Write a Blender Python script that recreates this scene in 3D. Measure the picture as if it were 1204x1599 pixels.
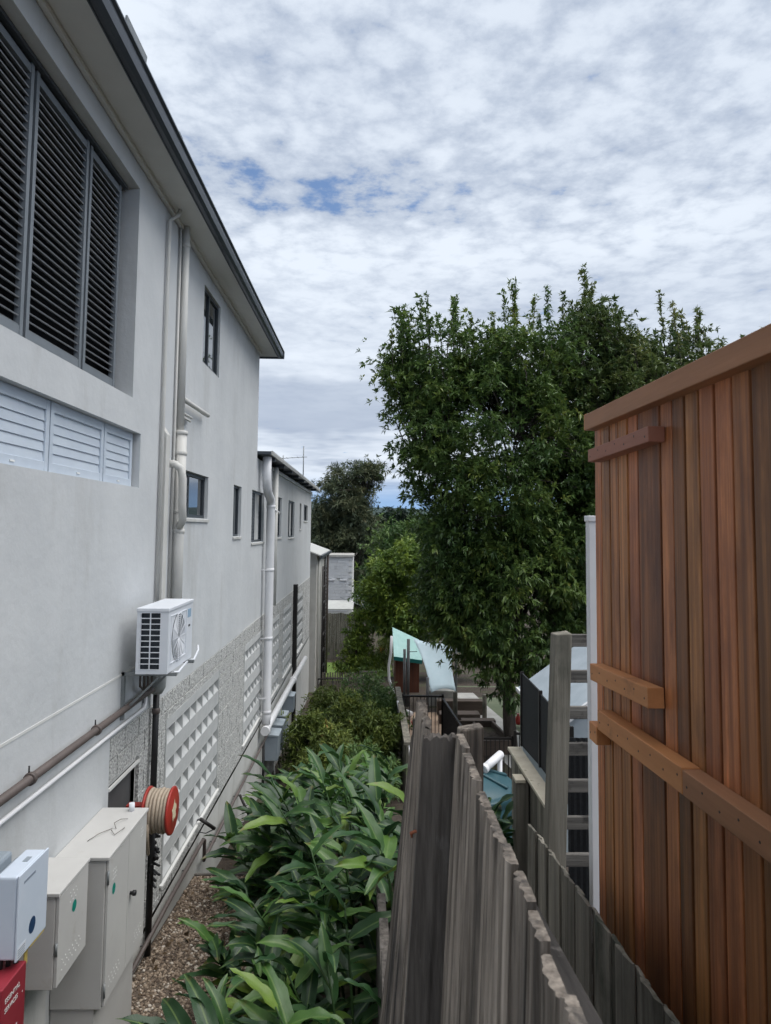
import bpy, math, random
import numpy as np
from mathutils import Vector, Matrix

for o in list(bpy.data.objects): bpy.data.objects.remove(o)
scene = bpy.context.scene
COL = scene.collection
rnd = random.Random(7)

# ------------------------------------------------------------------ camera (eye level is z = 0)
cam_d = bpy.data.cameras.new('camera')
cam = bpy.data.objects.new('camera', cam_d); COL.objects.link(cam)
PSI, TH, RHO = math.radians(1.2453), math.radians(4.0), math.radians(0.6)
F_ = Vector((math.sin(PSI)*math.cos(TH), math.cos(PSI)*math.cos(TH), math.sin(TH)))
R_ = Vector((math.cos(PSI), -math.sin(PSI), 0)); U_ = R_.cross(F_)
R2 = math.cos(RHO)*R_ + math.sin(RHO)*U_; U2 = -math.sin(RHO)*R_ + math.cos(RHO)*U_
cam.matrix_world = Matrix(((R2.x, U2.x, -F_.x, 0), (R2.y, U2.y, -F_.y, 0), (R2.z, U2.z, -F_.z, 0), (0, 0, 0, 1)))
cam_d.sensor_fit = 'HORIZONTAL'; cam_d.sensor_width = 36.0; cam_d.lens = 36.0*1110/1204
cam_d.shift_y = -(799.5-748.64)/1204
cam_d.clip_start = 0.05; cam_d.clip_end = 6000
cam_d.dof.use_dof = True; cam_d.dof.focus_distance = 11.0; cam_d.dof.aperture_fstop = 13.0
scene.camera = cam

# ------------------------------------------------------------------ sky, sun, exposure
SUN_EL, SUN_AZ = math.radians(66), math.radians(100)      # azimuth from +Y towards +X
world = bpy.data.worlds.new('World'); scene.world = world; world.use_nodes = True
def build_sky():
    nt = world.node_tree; nt.nodes.clear(); N = nt.nodes.new; L = nt.links.new
    out = N('ShaderNodeOutputWorld')
    sky = N('ShaderNodeTexSky'); sky.sky_type = 'NISHITA'; sky.sun_disc = False
    sky.sun_elevation = SUN_EL; sky.sun_rotation = SUN_AZ; sky.air_density = 1.0; sky.dust_density = 0.2; sky.ozone_density = 2.0
    tc = N('ShaderNodeTexCoord'); sep = N('ShaderNodeSeparateXYZ'); L(tc.outputs['Generated'], sep.inputs[0])
    def M(op, a, b=None, c=None, clamp=False):
        n = N('ShaderNodeMath'); n.operation = op; n.use_clamp = clamp
        for i, v in enumerate((a, b, c)):
            if v is None: continue
            if isinstance(v, (int, float)): n.inputs[i].default_value = v
            else: L(v, n.inputs[i])
        return n.outputs[0]
    def SM(v, a, b, to0=0.0, to1=1.0):
        n = N('ShaderNodeMapRange'); n.interpolation_type = 'SMOOTHSTEP'
        L(v, n.inputs[0]); n.inputs[1].default_value = a; n.inputs[2].default_value = b
        n.inputs[3].default_value = to0; n.inputs[4].default_value = to1
        return n.outputs[0]
    z = M('MAXIMUM', sep.outputs[2], 0.0)
    zz = M('ADD', z, 0.055)
    u = M('DIVIDE', sep.outputs[0], zz); v = M('DIVIDE', sep.outputs[1], zz)
    cmb = N('ShaderNodeCombineXYZ'); L(u, cmb.inputs[0]); L(v, cmb.inputs[1])
    def noise(scale, detail, rough, dist=0.0, off=0.0, sy=1.0):
        mp = N('ShaderNodeMapping'); L(cmb.outputs[0], mp.inputs['Vector']); mp.inputs['Location'].default_value = (off, off*0.7, off*1.3)
        mp.inputs['Scale'].default_value = (1, sy, 1)
        n = N('ShaderNodeTexNoise'); n.inputs['Scale'].default_value = scale; n.inputs['Detail'].default_value = detail
        n.inputs['Roughness'].default_value = rough; n.inputs['Distortion'].default_value = dist
        L(mp.outputs[0], n.inputs['Vector']); return n.outputs[0]
    big = noise(1.1, 2, .5, 0, 3.1); puff = noise(9.0, 6, .66, 0, 7.7)
    vor = N('ShaderNodeTexVoronoi'); vor.feature = 'F1'; vor.inputs['Scale'].default_value = 8.0
    wv = N('ShaderNodeVectorMath'); wv.operation = 'ADD'
    wn = N('ShaderNodeTexNoise'); wn.inputs['Scale'].default_value = 6.0; wn.inputs['Detail'].default_value = 2; L(cmb.outputs[0], wn.inputs['Vector'])
    ws = N('ShaderNodeVectorMath'); ws.operation = 'SCALE'; ws.inputs['Scale'].default_value = 0.30
    L(wn.outputs['Color'], ws.inputs[0]); L(cmb.outputs[0], wv.inputs[0]); L(ws.outputs[0], wv.inputs[1]); L(wv.outputs[0], vor.inputs['Vector'])
    # a thin line of openings in the cloud deck, strongest at its west end
    dv = M('SUBTRACT', v, 1.83); dv2 = M('MULTIPLY', M('MULTIPLY', dv, dv), -34.0)
    du = M('SUBTRACT', u, -0.12); du2 = M('MULTIPLY', M('MULTIPLY', du, du), -3.2)
    gap = M('EXPONENT', M('ADD', dv2, du2))
    cell = M('MULTIPLY', vor.outputs['Distance'], 0.34)
    dens = M('ADD', M('MULTIPLY', big, 0.30), M('MULTIPLY', puff, 0.95))
    dens = M('SUBTRACT', dens, cell)
    dens = M('SUBTRACT', dens, M('MULTIPLY', gap, 0.265))
    cover = SM(dens, 0.02, 0.27)
    cover = M('MULTIPLY', cover, SM(sep.outputs[2], 0.030, 0.085))
    # brightness of the deck: bright puffs, greyer seams, darker undersides further away
    b1 = SM(dens, 0.18, 0.62)
    streak = noise(0.62, 4, .60, 0, 11.0, 1.0)
    hi = M('ADD', M('MULTIPLY', b1, 0.22), 0.45)
    lo = M('ADD', M('MULTIPLY', SM(streak, 0.38, 0.60), 0.28), 0.41)
    el = SM(sep.outputs[2], 0.10, 0.46)
    mixv = N('ShaderNodeMix'); mixv.data_type = 'FLOAT'; L(el, mixv.inputs[0]); L(lo, mixv.inputs[2]); L(hi, mixv.inputs[3])
    bright = M('MULTIPLY', mixv.outputs[0], SM(big, 0.25, 0.75, 0.90, 1.10))
    ramp = N('ShaderNodeValToRGB'); e = ramp.color_ramp.elements
    e[0].position = 0.15; e[0].color = (0.095, 0.128, 0.190, 1); e[1].position = 0.70; e[1].color = (0.385, 0.420, 0.468, 1)
    m_ = e.new(0.40); m_.color = (0.205, 0.240, 0.302, 1)
    L(bright, ramp.inputs[0])
    # clear air below the deck: the blue of the Nishita sky a little above the horizon glow
    lift = N('ShaderNodeCombineXYZ'); L(sep.outputs[0], lift.inputs[0]); L(sep.outputs[1], lift.inputs[1]); L(M('MAXIMUM', M('MULTIPLY_ADD', sep.outputs[2], .8, 0.22), 0.0), lift.inputs[2])
    L(lift.outputs[0], sky.inputs['Vector'])
    scl = N('ShaderNodeVectorMath'); scl.operation = 'SCALE'; scl.inputs['Scale'].default_value = SKY_K; L(sky.outputs[0], scl.inputs[0])
    mix = N('ShaderNodeMix'); mix.data_type = 'RGBA'; L(cover, mix.inputs[0]); L(scl.outputs[0], mix.inputs[6]); L(ramp.outputs[0], mix.inputs[7])
    bg = N('ShaderNodeBackground'); bg.inputs['Strength'].default_value = 1.0; L(mix.outputs[2], bg.inputs['Color'])
    L(bg.outputs[0], out.inputs['Surface'])
SKY_K = 0.075
build_sky()
sun_d = bpy.data.lights.new('sun', 'SUN'); sun_d.energy = 1.5; sun_d.angle = math.radians(60); sun_d.color = (1.0, 0.97, 0.92)
sun = bpy.data.objects.new('sun', sun_d); COL.objects.link(sun)
sd = Vector((math.sin(SUN_AZ)*math.cos(SUN_EL), math.cos(SUN_AZ)*math.cos(SUN_EL), math.sin(SUN_EL)))
sun.rotation_euler = (-sd).to_track_quat('-Z', 'Y').to_euler(); sun.location = (0, 0, 30)
scene.view_settings.view_transform = 'Standard'; scene.view_settings.look = 'None'
scene.view_settings.exposure = 1.12; scene.view_settings.gamma = 1.0
scene.render.engine = 'CYCLES'
scene.cycles.max_bounces = 5; scene.cycles.diffuse_bounces = 3; scene.cycles.glossy_bounces = 2; scene.cycles.transmission_bounces = 2; scene.cycles.transparent_max_bounces = 4
scene.cycles.adaptive_threshold = 0.03
world.cycles.sampling_method = 'MANUAL'; world.cycles.sample_map_resolution = 256

# ------------------------------------------------------------------ materials
MATS = {}
def rgb(h):  # sRGB hex -> linear
    c = [int(h[i:i+2], 16)/255 for i in (0, 2, 4)]
    return tuple((x/12.92 if x <= .04045 else ((x+.055)/1.055)**2.4) for x in c) + (1,)
def mat(name, c1, c2=None, scale=4.0, rough=0.7, bump=0.0, bscale=None, stretch=(1, 1, 1), rv=0.0, metal=0.0, spec=0.4,
        detail=6, c3=None, s3=1.0, t3=(0.55, 0.72), st3=(1, 1, 1), bdist=0.01, leaf=False, rshift=True, trans=0.0, hue=0.0, nrough=.6, rp_=(.32, .68)):
    """c1..c2 mixed by noise; c3 = stains/patches with their own noise; rv = value change from piece to piece"""
    m = bpy.data.materials.new(name); m.use_nodes = True; MATS[name] = m
    nt = m.node_tree; N = nt.nodes.new; L = nt.links.new
    p = nt.nodes['Principled BSDF']; p.inputs['Roughness'].default_value = rough; p.inputs['Metallic'].default_value = metal
    p.inputs['Specular IOR Level'].default_value = spec
    c2 = c2 or c1
    tc = N('ShaderNodeTexCoord'); oi = N('ShaderNodeObjectInfo')
    add = N('ShaderNodeVectorMath'); add.operation = 'ADD'; L(tc.outputs['Object'], add.inputs[0])
    if rshift:
        sc = N('ShaderNodeVectorMath'); sc.operation = 'SCALE'; sc.inputs[0].default_value = (17.3, 9.1, 13.7)
        L(oi.outputs['Random'], sc.inputs['Scale']); L(sc.outputs[0], add.inputs[1])
    def tex(s, st, d, r=.6):
        mp = N('ShaderNodeMapping'); mp.inputs['Scale'].default_value = st; L(add.outputs[0], mp.inputs['Vector'])
        n = N('ShaderNodeTexNoise'); n.inputs['Scale'].default_value = s; n.inputs['Detail'].default_value = d; n.inputs['Roughness'].default_value = r
        L(mp.outputs[0], n.inputs['Vector']); return n.outputs[0]
    t = tex(scale, stretch, detail, nrough)
    rp = N('ShaderNodeValToRGB'); e = rp.color_ramp.elements
    e[0].position = rp_[0]; e[0].color = c1; e[1].position = rp_[1]; e[1].color = c2
    L(t, rp.inputs[0]); col = rp.outputs[0]
    if c3:
        t2 = tex(s3, st3, 6, .65)
        mr = N('ShaderNodeMapRange'); mr.inputs[1].default_value = t3[0]; mr.inputs[2].default_value = t3[1]; L(t2, mr.inputs[0])
        mx = N('ShaderNodeMix'); mx.data_type = 'RGBA'; L(mr.outputs[0], mx.inputs[0]); L(col, mx.inputs[6]); mx.inputs[7].default_value = c3
        col = mx.outputs[2]
    if rv or hue:
        hs = N('ShaderNodeHueSaturation'); L(col, hs.inputs['Color'])
        mr = N('ShaderNodeMapRange'); mr.inputs[3].default_value = 1-rv; mr.inputs[4].default_value = 1+rv; L(oi.outputs['Random'], mr.inputs[0]); L(mr.outputs[0], hs.inputs['Value'])
        if hue:
            ml = N('ShaderNodeMath'); ml.operation = 'MULTIPLY'; ml.inputs[1].default_value = 7.31; L(oi.outputs['Random'], ml.inputs[0])
            fr = N('ShaderNodeMath'); fr.operation = 'FRACT'; L(ml.outputs[0], fr.inputs[0])
            m2 = N('ShaderNodeMapRange'); m2.inputs[3].default_value = .5-hue; m2.inputs[4].default_value = .5+hue; L(fr.outputs[0], m2.inputs[0]); L(m2.outputs[0], hs.inputs['Hue'])
        col = hs.outputs[0]
    L(col, p.inputs['Base Color'])
    if bump:
        tb = tex(bscale or scale*3, stretch, 5)
        b = N('ShaderNodeBump'); b.inputs['Strength'].default_value = bump; b.inputs['Distance'].default_value = bdist
        L(tb, b.inputs['Height']); L(b.outputs[0], p.inputs['Normal'])
    return m
def leafmat(name, cols, rough=.45, trans=.25, pts=None, obj_rand=False, spec=.35):
    """leaf colour from a per-leaf random number; some light passes through the blade"""
    m = bpy.data.materials.new(name); m.use_nodes = True; MATS[name] = m
    nt = m.node_tree; N = nt.nodes.new; L = nt.links.new
    p = nt.nodes['Principled BSDF']; out = nt.nodes['Material Output']
    p.inputs['Roughness'].default_value = rough; p.inputs['Specular IOR Level'].default_value = spec
    if obj_rand:
        src = N('ShaderNodeObjectInfo').outputs['Random']
    else:
        a = N('ShaderNodeAttribute'); a.attribute_name = 'rnd'; src = a.outputs['Fac']
    rp = N('ShaderNodeValToRGB'); e = rp.color_ramp.elements
    pts = pts or [i/(len(cols)-1) for i in range(len(cols))]
    e[0].position = pts[0]; e[0].color = cols[0]; e[1].position = pts[-1]; e[1].color = cols[-1]
    for c, q in list(zip(cols, pts))[1:-1]:
        x = e.new(q); x.color = c
    L(src, rp.inputs[0]); col = rp.outputs[0]
    if obj_rand:                      # large leaves: paler midrib and side veins along the blade
        tc = N('ShaderNodeTexCoord'); sp = N('ShaderNodeSeparateXYZ'); L(tc.outputs['Object'], sp.inputs[0])
        ab = N('ShaderNodeMath'); ab.operation = 'ABSOLUTE'; L(sp.outputs[1], ab.inputs[0])
        mr = N('ShaderNodeMapRange'); mr.inputs[1].default_value = .0025; mr.inputs[2].default_value = .007; mr.inputs[3].default_value = .55; mr.inputs[4].default_value = 0; L(ab.outputs[0], mr.inputs[0])
        mx = N('ShaderNodeMix'); mx.data_type = 'RGBA'; L(mr.outputs[0], mx.inputs[0]); L(col, mx.inputs[6]); mx.inputs[7].default_value = (.16, .24, .07, 1)
        nz = N('ShaderNodeTexNoise'); nz.inputs['Scale'].default_value = 14; nz.inputs['Detail'].default_value = 4; L(tc.outputs['Object'], nz.inputs['Vector'])
        hs = N('ShaderNodeHueSaturation'); m3 = N('ShaderNodeMapRange'); m3.inputs[3].default_value = .7; m3.inputs[4].default_value = 1.3
        L(nz.outputs[0], m3.inputs[0]); L(m3.outputs[0], hs.inputs['Value']); L(mx.outputs[2], hs.inputs['Color']); col = hs.outputs[0]
        nt2 = N('ShaderNodeTexNoise'); nt2.inputs['Scale'].default_value = 9; L(tc.outputs['Object'], nt2.inputs['Vector'])
        oi2 = N('ShaderNodeObjectInfo'); sm1 = N('ShaderNodeMath'); sm1.operation = 'MULTIPLY_ADD'; sm1.inputs[1].default_value = .55; L(nt2.outputs[0], sm1.inputs[0]); L(sp.outputs[0], sm1.inputs[2])
        tp = N('ShaderNodeMapRange'); tp.inputs[1].default_value = .79; tp.inputs[2].default_value = .88; tp.inputs[4].default_value = .85; L(sm1.outputs[0], tp.inputs[0])
        mt = N('ShaderNodeMix'); mt.data_type = 'RGBA'; L(tp.outputs[0], mt.inputs[0]); L(col, mt.inputs[6]); mt.inputs[7].default_value = (.16, .105, .035, 1); col = mt.outputs[2]
        wv = N('ShaderNodeTexWave'); wv.bands_direction = 'X'; wv.inputs['Scale'].default_value = 16; wv.inputs['Distortion'].default_value = 1.5
        cb = N('ShaderNodeCombineXYZ'); ad = N('ShaderNodeMath'); ad.operation = 'MULTIPLY_ADD'; ad.inputs[1].default_value = -1.1; L(ab.outputs[0], ad.inputs[0]); L(sp.outputs[0], ad.inputs[2]); L(ad.outputs[0], cb.inputs[0])
        L(cb.outputs[0], wv.inputs['Vector']); b = N('ShaderNodeBump'); b.inputs['Strength'].default_value = .12; b.inputs['Distance'].default_value = .003
        L(wv.outputs[0], b.inputs['Height']); L(b.outputs[0], p.inputs['Normal'])
    L(col, p.inputs['Base Color'])
    t = N('ShaderNodeBsdfTranslucent'); L(col, t.inputs['Color'])
    mix = N('ShaderNodeMixShader'); mix.inputs[0].default_value = trans
    L(p.outputs[0], mix.inputs[1]); L(t.outputs[0], mix.inputs[2]); L(mix.outputs[0], out.inputs['Surface'])
    return m

def lin(r, g, b): return (r, g, b, 1)
mat('render', lin(.52, .535, .545), lin(.585, .598, .605), scale=1.1, rough=.85, bump=.55, bscale=6, bdist=.012, c3=lin(.40, .40, .385), s3=1.5, st3=(1, 1, .22), t3=(.55, .86), rshift=False)
mat('soffit', lin(.62, .62, .60), lin(.66, .66, .64), rough=.8)
mat('plinth', lin(.46, .46, .44), lin(.55, .55, .53), scale=1.5, rough=.85, bump=.3, bscale=20, c3=lin(.36, .36, .33), s3=1.4, st3=(1, 1, .3), rshift=False)
mat('pipe_paint', lin(.56, .55, .52), lin(.62, .61, .58), rough=.5)
mat('pvc', lin(.70, .70, .72), lin(.76, .76, .77), rough=.35)
mat('gutter', lin(.045, .055, .07), lin(.06, .07, .085), rough=.35, spec=.5)
mat('roof_metal', lin(.10, .11, .12), lin(.13, .14, .15), rough=.5)
mat('roof_pale', lin(.42, .42, .40), lin(.5, .5, .47), rough=.5)
mat('dark_frame', lin(.05, .058, .068), lin(.06, .07, .08), rough=.4)
mat('blade_dark', lin(.24, .25, .265), lin(.28, .29, .30), rough=.45)
mat('screen_post', lin(.16, .18, .20), lin(.19, .21, .23), rough=.4)
mat('louvre', lin(.50, .56, .64), lin(.56, .62, .69), rough=.4)
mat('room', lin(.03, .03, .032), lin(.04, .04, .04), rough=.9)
mat('curtain', lin(.45, .46, .46), lin(.55, .55, .54), rough=.9, scale=20, stretch=(1, 1, .02))
mat('ac_white', lin(.66, .69, .74), lin(.70, .72, .76), rough=.4, c3=lin(.55, .55, .52), s3=5, t3=(.62, .8))
mat('ac_dark', lin(.012, .018, .026), lin(.03, .04, .05), scale=30, rough=.5)
mat('ac_grey', lin(.25, .26, .26), lin(.32, .33, .32), rough=.5)
mat('ac_blue', lin(.25, .38, .5), lin(.3, .42, .55), rough=.5)
mat('galv', lin(.20, .22, .23), lin(.27, .28, .28), rough=.45, metal=.3)
mat('cabinet', lin(.49, .48, .465), lin(.53, .52, .50), scale=3, rough=.5, c3=lin(.40, .37, .33), s3=5, t3=(.62, .82))
mat('box_white', lin(.55, .62, .72), lin(.60, .66, .75), rough=.35)
mat('box_grey', lin(.24, .28, .32), lin(.28, .32, .36), rough=.5)
mat('logo_navy', lin(.02, .05, .12), rough=.4)
mat('logo_green', lin(.0, .22, .17), rough=.4)
mat('yellow_tag', lin(.55, .42, .12), rough=.5)
mat('white_print', lin(.75, .75, .73), rough=.6)
mat('grey_print', lin(.22, .26, .32), rough=.6)
mat('red_box', lin(.24, .022, .035), lin(.29, .03, .045), rough=.45)
mat('red_reel', lin(.33, .03, .022), lin(.40, .042, .03), rough=.4)
mat('hose', lin(.36, .29, .22), lin(.46, .38, .30), scale=30, rough=.6)
mat('cream_label', lin(.62, .52, .33), lin(.7, .62, .45), scale=30, rough=.6)
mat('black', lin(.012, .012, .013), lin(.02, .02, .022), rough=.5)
mat('brown_pipe', lin(.085, .068, .062), lin(.125, .10, .092), rough=.5)
mat('vent_grey', lin(.075, .075, .078), lin(.10, .10, .10), scale=2, rough=.7)
mat('wire_grey', lin(.18, .17, .15), rough=.6)
mat('pebble', lin(.30, .30, .295), lin(.62, .62, .60), scale=46, detail=2, rough=.9, bump=1.0, bscale=46, bdist=.02, nrough=.5, rp_=(.42, .56))
mat('mortar', lin(.58, .58, .56), lin(.66, .66, .64), scale=10, rough=.9)
mat('breeze', lin(.45, .46, .46), lin(.52, .525, .52), scale=6, rough=.9, bump=.3, bscale=60, bdist=.004, rv=.08)
mat('cedar', lin(.20, .075, .028), lin(.55, .225, .080), scale=24, detail=8, rough=.5, stretch=(1, 1, .03), bump=.5, bscale=70, bdist=.004, rv=.52, hue=.009, c3=lin(.15, .052, .020), s3=1.5, st3=(2.5, 2.5, .8), t3=(.48, .70), rp_=(.36, .66))
mat('cedar_pale', lin(.48, .195, .070), lin(.64, .285, .11), scale=10, detail=8, rough=.6, stretch=(1, .06, 1), bump=.3, bscale=60, bdist=.003, rv=.12, c3=lin(.2, .09, .045), s3=3, t3=(.58, .75))
mat('cedar_cap', lin(.27, .125, .06), lin(.40, .19, .095), scale=10, detail=8, rough=.6, stretch=(1, .06, 1), bump=.3, bscale=60, bdist=.003)
mat('cedar_red', lin(.27, .11, .07), lin(.36, .15, .095), scale=10, detail=8, rough=.6, stretch=(1, .06, 1), bump=.3, bscale=60, bdist=.003)
mat('old_timber', lin(.08, .066, .053), lin(.45, .39, .33), scale=46, detail=5, rough=.9, stretch=(1, 1, .016), bump=1.0, bscale=70, bdist=.012, rv=.28, c3=lin(.045, .042, .040), s3=2.6, st3=(1, 1, .25), t3=(.50, .66), rp_=(.36, .74))
mat('old_dark', lin(.045, .039, .035), lin(.15, .134, .12), scale=26, detail=8, rough=.9, stretch=(1, 1, .08), bump=1.0, bscale=50, bdist=.008, rv=.15, c3=lin(.20, .185, .175), s3=13, st3=(1, 1, .4), t3=(.58, .8))
mat('old_dark_rail', lin(.022, .02, .019), lin(.075, .068, .064), scale=20, detail=8, rough=.9, stretch=(1, .06, 1), bump=1.0, bscale=50, bdist=.006, c3=lin(.16, .145, .135), s3=16, t3=(.6, .75))
mat('end_grain', lin(.10, .083, .07), lin(.34, .295, .25), scale=55, detail=6, rough=.95, bump=.7, bscale=90, bdist=.006, c3=lin(.07, .063, .058), s3=16, t3=(.46, .62))
mat('grey_timber', lin(.10, .092, .074), lin(.28, .255, .21), scale=14, detail=8, rough=.9, stretch=(1, 1, .05), bump=.8, bscale=60, bdist=.008, rv=.22, c3=lin(.05, .055, .04), s3=2.5, st3=(1, 1, .5), t3=(.5, .7))
mat('grey_rail', lin(.08, .074, .068), lin(.22, .205, .185), scale=14, detail=8, rough=.9, stretch=(.05, .05, 1), bump=.8, bscale=50, bdist=.008, rv=.2, c3=lin(.04, .036, .033), s3=9, t3=(.55, .7))
mat('pale_board', lin(.44, .39, .30), lin(.56, .51, .41), scale=8, rough=.8, c3=lin(.2, .18, .13), s3=16, t3=(.6, .7))
mat('tank', lin(.020, .066, .082), lin(.027, .08, .097), rough=.42)
mat('black_metal', lin(.012, .011, .011), lin(.022, .018, .017), rough=.5)
mat('mesh_black', lin(.010, .011, .013), lin(.02, .022, .025), scale=60, rough=.8)
mat('shed_grey', lin(.33, .38, .42), lin(.40, .45, .49), rough=.5)
mat('teal', lin(.27, .44, .42), lin(.31, .48, .46), rough=.5)
mat('teal_dark', lin(.01, .13, .12), rough=.5)
mat('brown_ply', lin(.085, .028, .016), lin(.13, .045, .024), scale=6, stretch=(1, 1, .1), rough=.7, rv=.15)
mat('sail', lin(.42, .53, .58), lin(.46, .56, .61), rough=.8)
mat('post_grey', lin(.10, .105, .11), lin(.14, .145, .15), rough=.6)
mat('concrete', lin(.34, .33, .31), lin(.44, .43, .40), scale=3, rough=.9, bump=.3, bscale=40)
mat('conc_block', lin(.50, .51, .53), lin(.58, .59, .60), scale=5, rough=.9, c3=lin(.2, .2, .2), s3=2, st3=(1, 1, .2), t3=(.6, .8), rv=.06)
mat('soil', lin(.035, .026, .02), lin(.085, .065, .05), scale=6, rough=.95, bump=1, bscale=25, bdist=.04, c3=lin(.06, .075, .03), s3=.8, t3=(.5, .7), rshift=False)
mat('gravel', lin(.06, .045, .035), lin(.22, .17, .13), scale=30, rough=.95, bump=1, bscale=34, bdist=.03, rshift=False)
mat('mulch', lin(.05, .035, .026), lin(.14, .10, .075), scale=22, rough=.95, bump=1, bscale=30, bdist=.04, rshift=False)
mat('sand', lin(.30, .21, .15), lin(.40, .29, .21), scale=4, rough=.95, bump=.4, bscale=20)
mat('lawn', lin(.11, .18, .035), lin(.17, .25, .05), scale=8, rough=.95, bump=.8, bscale=60, bdist=.03)
mat('turf', lin(.10, .125, .075), lin(.14, .16, .10), scale=3, rough=.95)
mat('hill', lin(.03, .05, .05), lin(.05, .075, .07), scale=.05, rough=1)
mat('bark', lin(.055, .045, .038), lin(.12, .10, .085), scale=10, rough=.95, stretch=(1, 1, .2), bump=1, bscale=30, bdist=.02)
mat('fungus', lin(.30, .10, .05), rough=.7)
mat('orange', lin(.6, .2, .02), rough=.5)
mat('cream_wall', lin(.52, .51, .48), lin(.58, .57, .54), rough=.85, c3=lin(.42, .41, .38), s3=1.2, st3=(1, 1, .2))
mat('warm_brown', lin(.07, .052, .042), lin(.12, .09, .07), scale=8, stretch=(.1, 1, 1), rough=.8, rv=.15)
leafmat('leaf_tree', [lin(.042, .082, .028), lin(.09, .152, .042), lin(.145, .21, .052), lin(.24, .275, .065)], pts=[0, .4, .8, 1], rough=.34, trans=.32)
leafmat('leaf_tree_b', [lin(.045, .078, .03), lin(.088, .132, .044), lin(.14, .18, .055), lin(.21, .22, .08)], pts=[0, .4, .8, 1], rough=.34, trans=.32)
leafmat('leaf_gum', [lin(.045, .066, .042), lin(.08, .105, .06), lin(.125, .145, .075), lin(.19, .185, .10)], rough=.55)
leafmat('leaf_dark', [lin(.010, .024, .018), lin(.022, .042, .026), lin(.035, .06, .03)], rough=.5)
leafmat('leaf_lime', [lin(.07, .13, .03), lin(.15, .23, .04), lin(.27, .34, .055)], rough=.45, trans=.3)
leafmat('leaf_mid', [lin(.05, .105, .035), lin(.10, .175, .05), lin(.17, .25, .07)], rough=.45)
leafmat('leaf_nandina', [lin(.06, .098, .024), lin(.125, .17, .036), lin(.20, .235, .05), lin(.28, .17, .045)], rough=.5, pts=[0, .5, .93, 1])
leafmat('leaf_ginger', [lin(.014, .044, .017), lin(.024, .070, .021), lin(.038, .100, .024), lin(.068, .148, .027), lin(.15, .235, .034)], pts=[0, .40, .76, .92, 1], rough=.40, trans=.18, obj_rand=True, spec=.45)
leafmat('weed', [lin(.03, .06, .015), lin(.07, .12, .03)], rough=.6)
def glassmat(name, tint, rough=.02):
    m = bpy.data.materials.new(name); m.use_nodes = True; MATS[name] = m
    p = m.node_tree.nodes['Principled BSDF']; p.inputs['Base Color'].default_value = tint; p.inputs['Roughness'].default_value = rough
    p.inputs['Specular IOR Level'].default_value = 1.0; p.inputs['IOR'].default_value = 1.8
glassmat('glass', (.012, .016, .02, 1)); glassmat('glass_frost', (.10, .12, .13, 1), .12)

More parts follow.
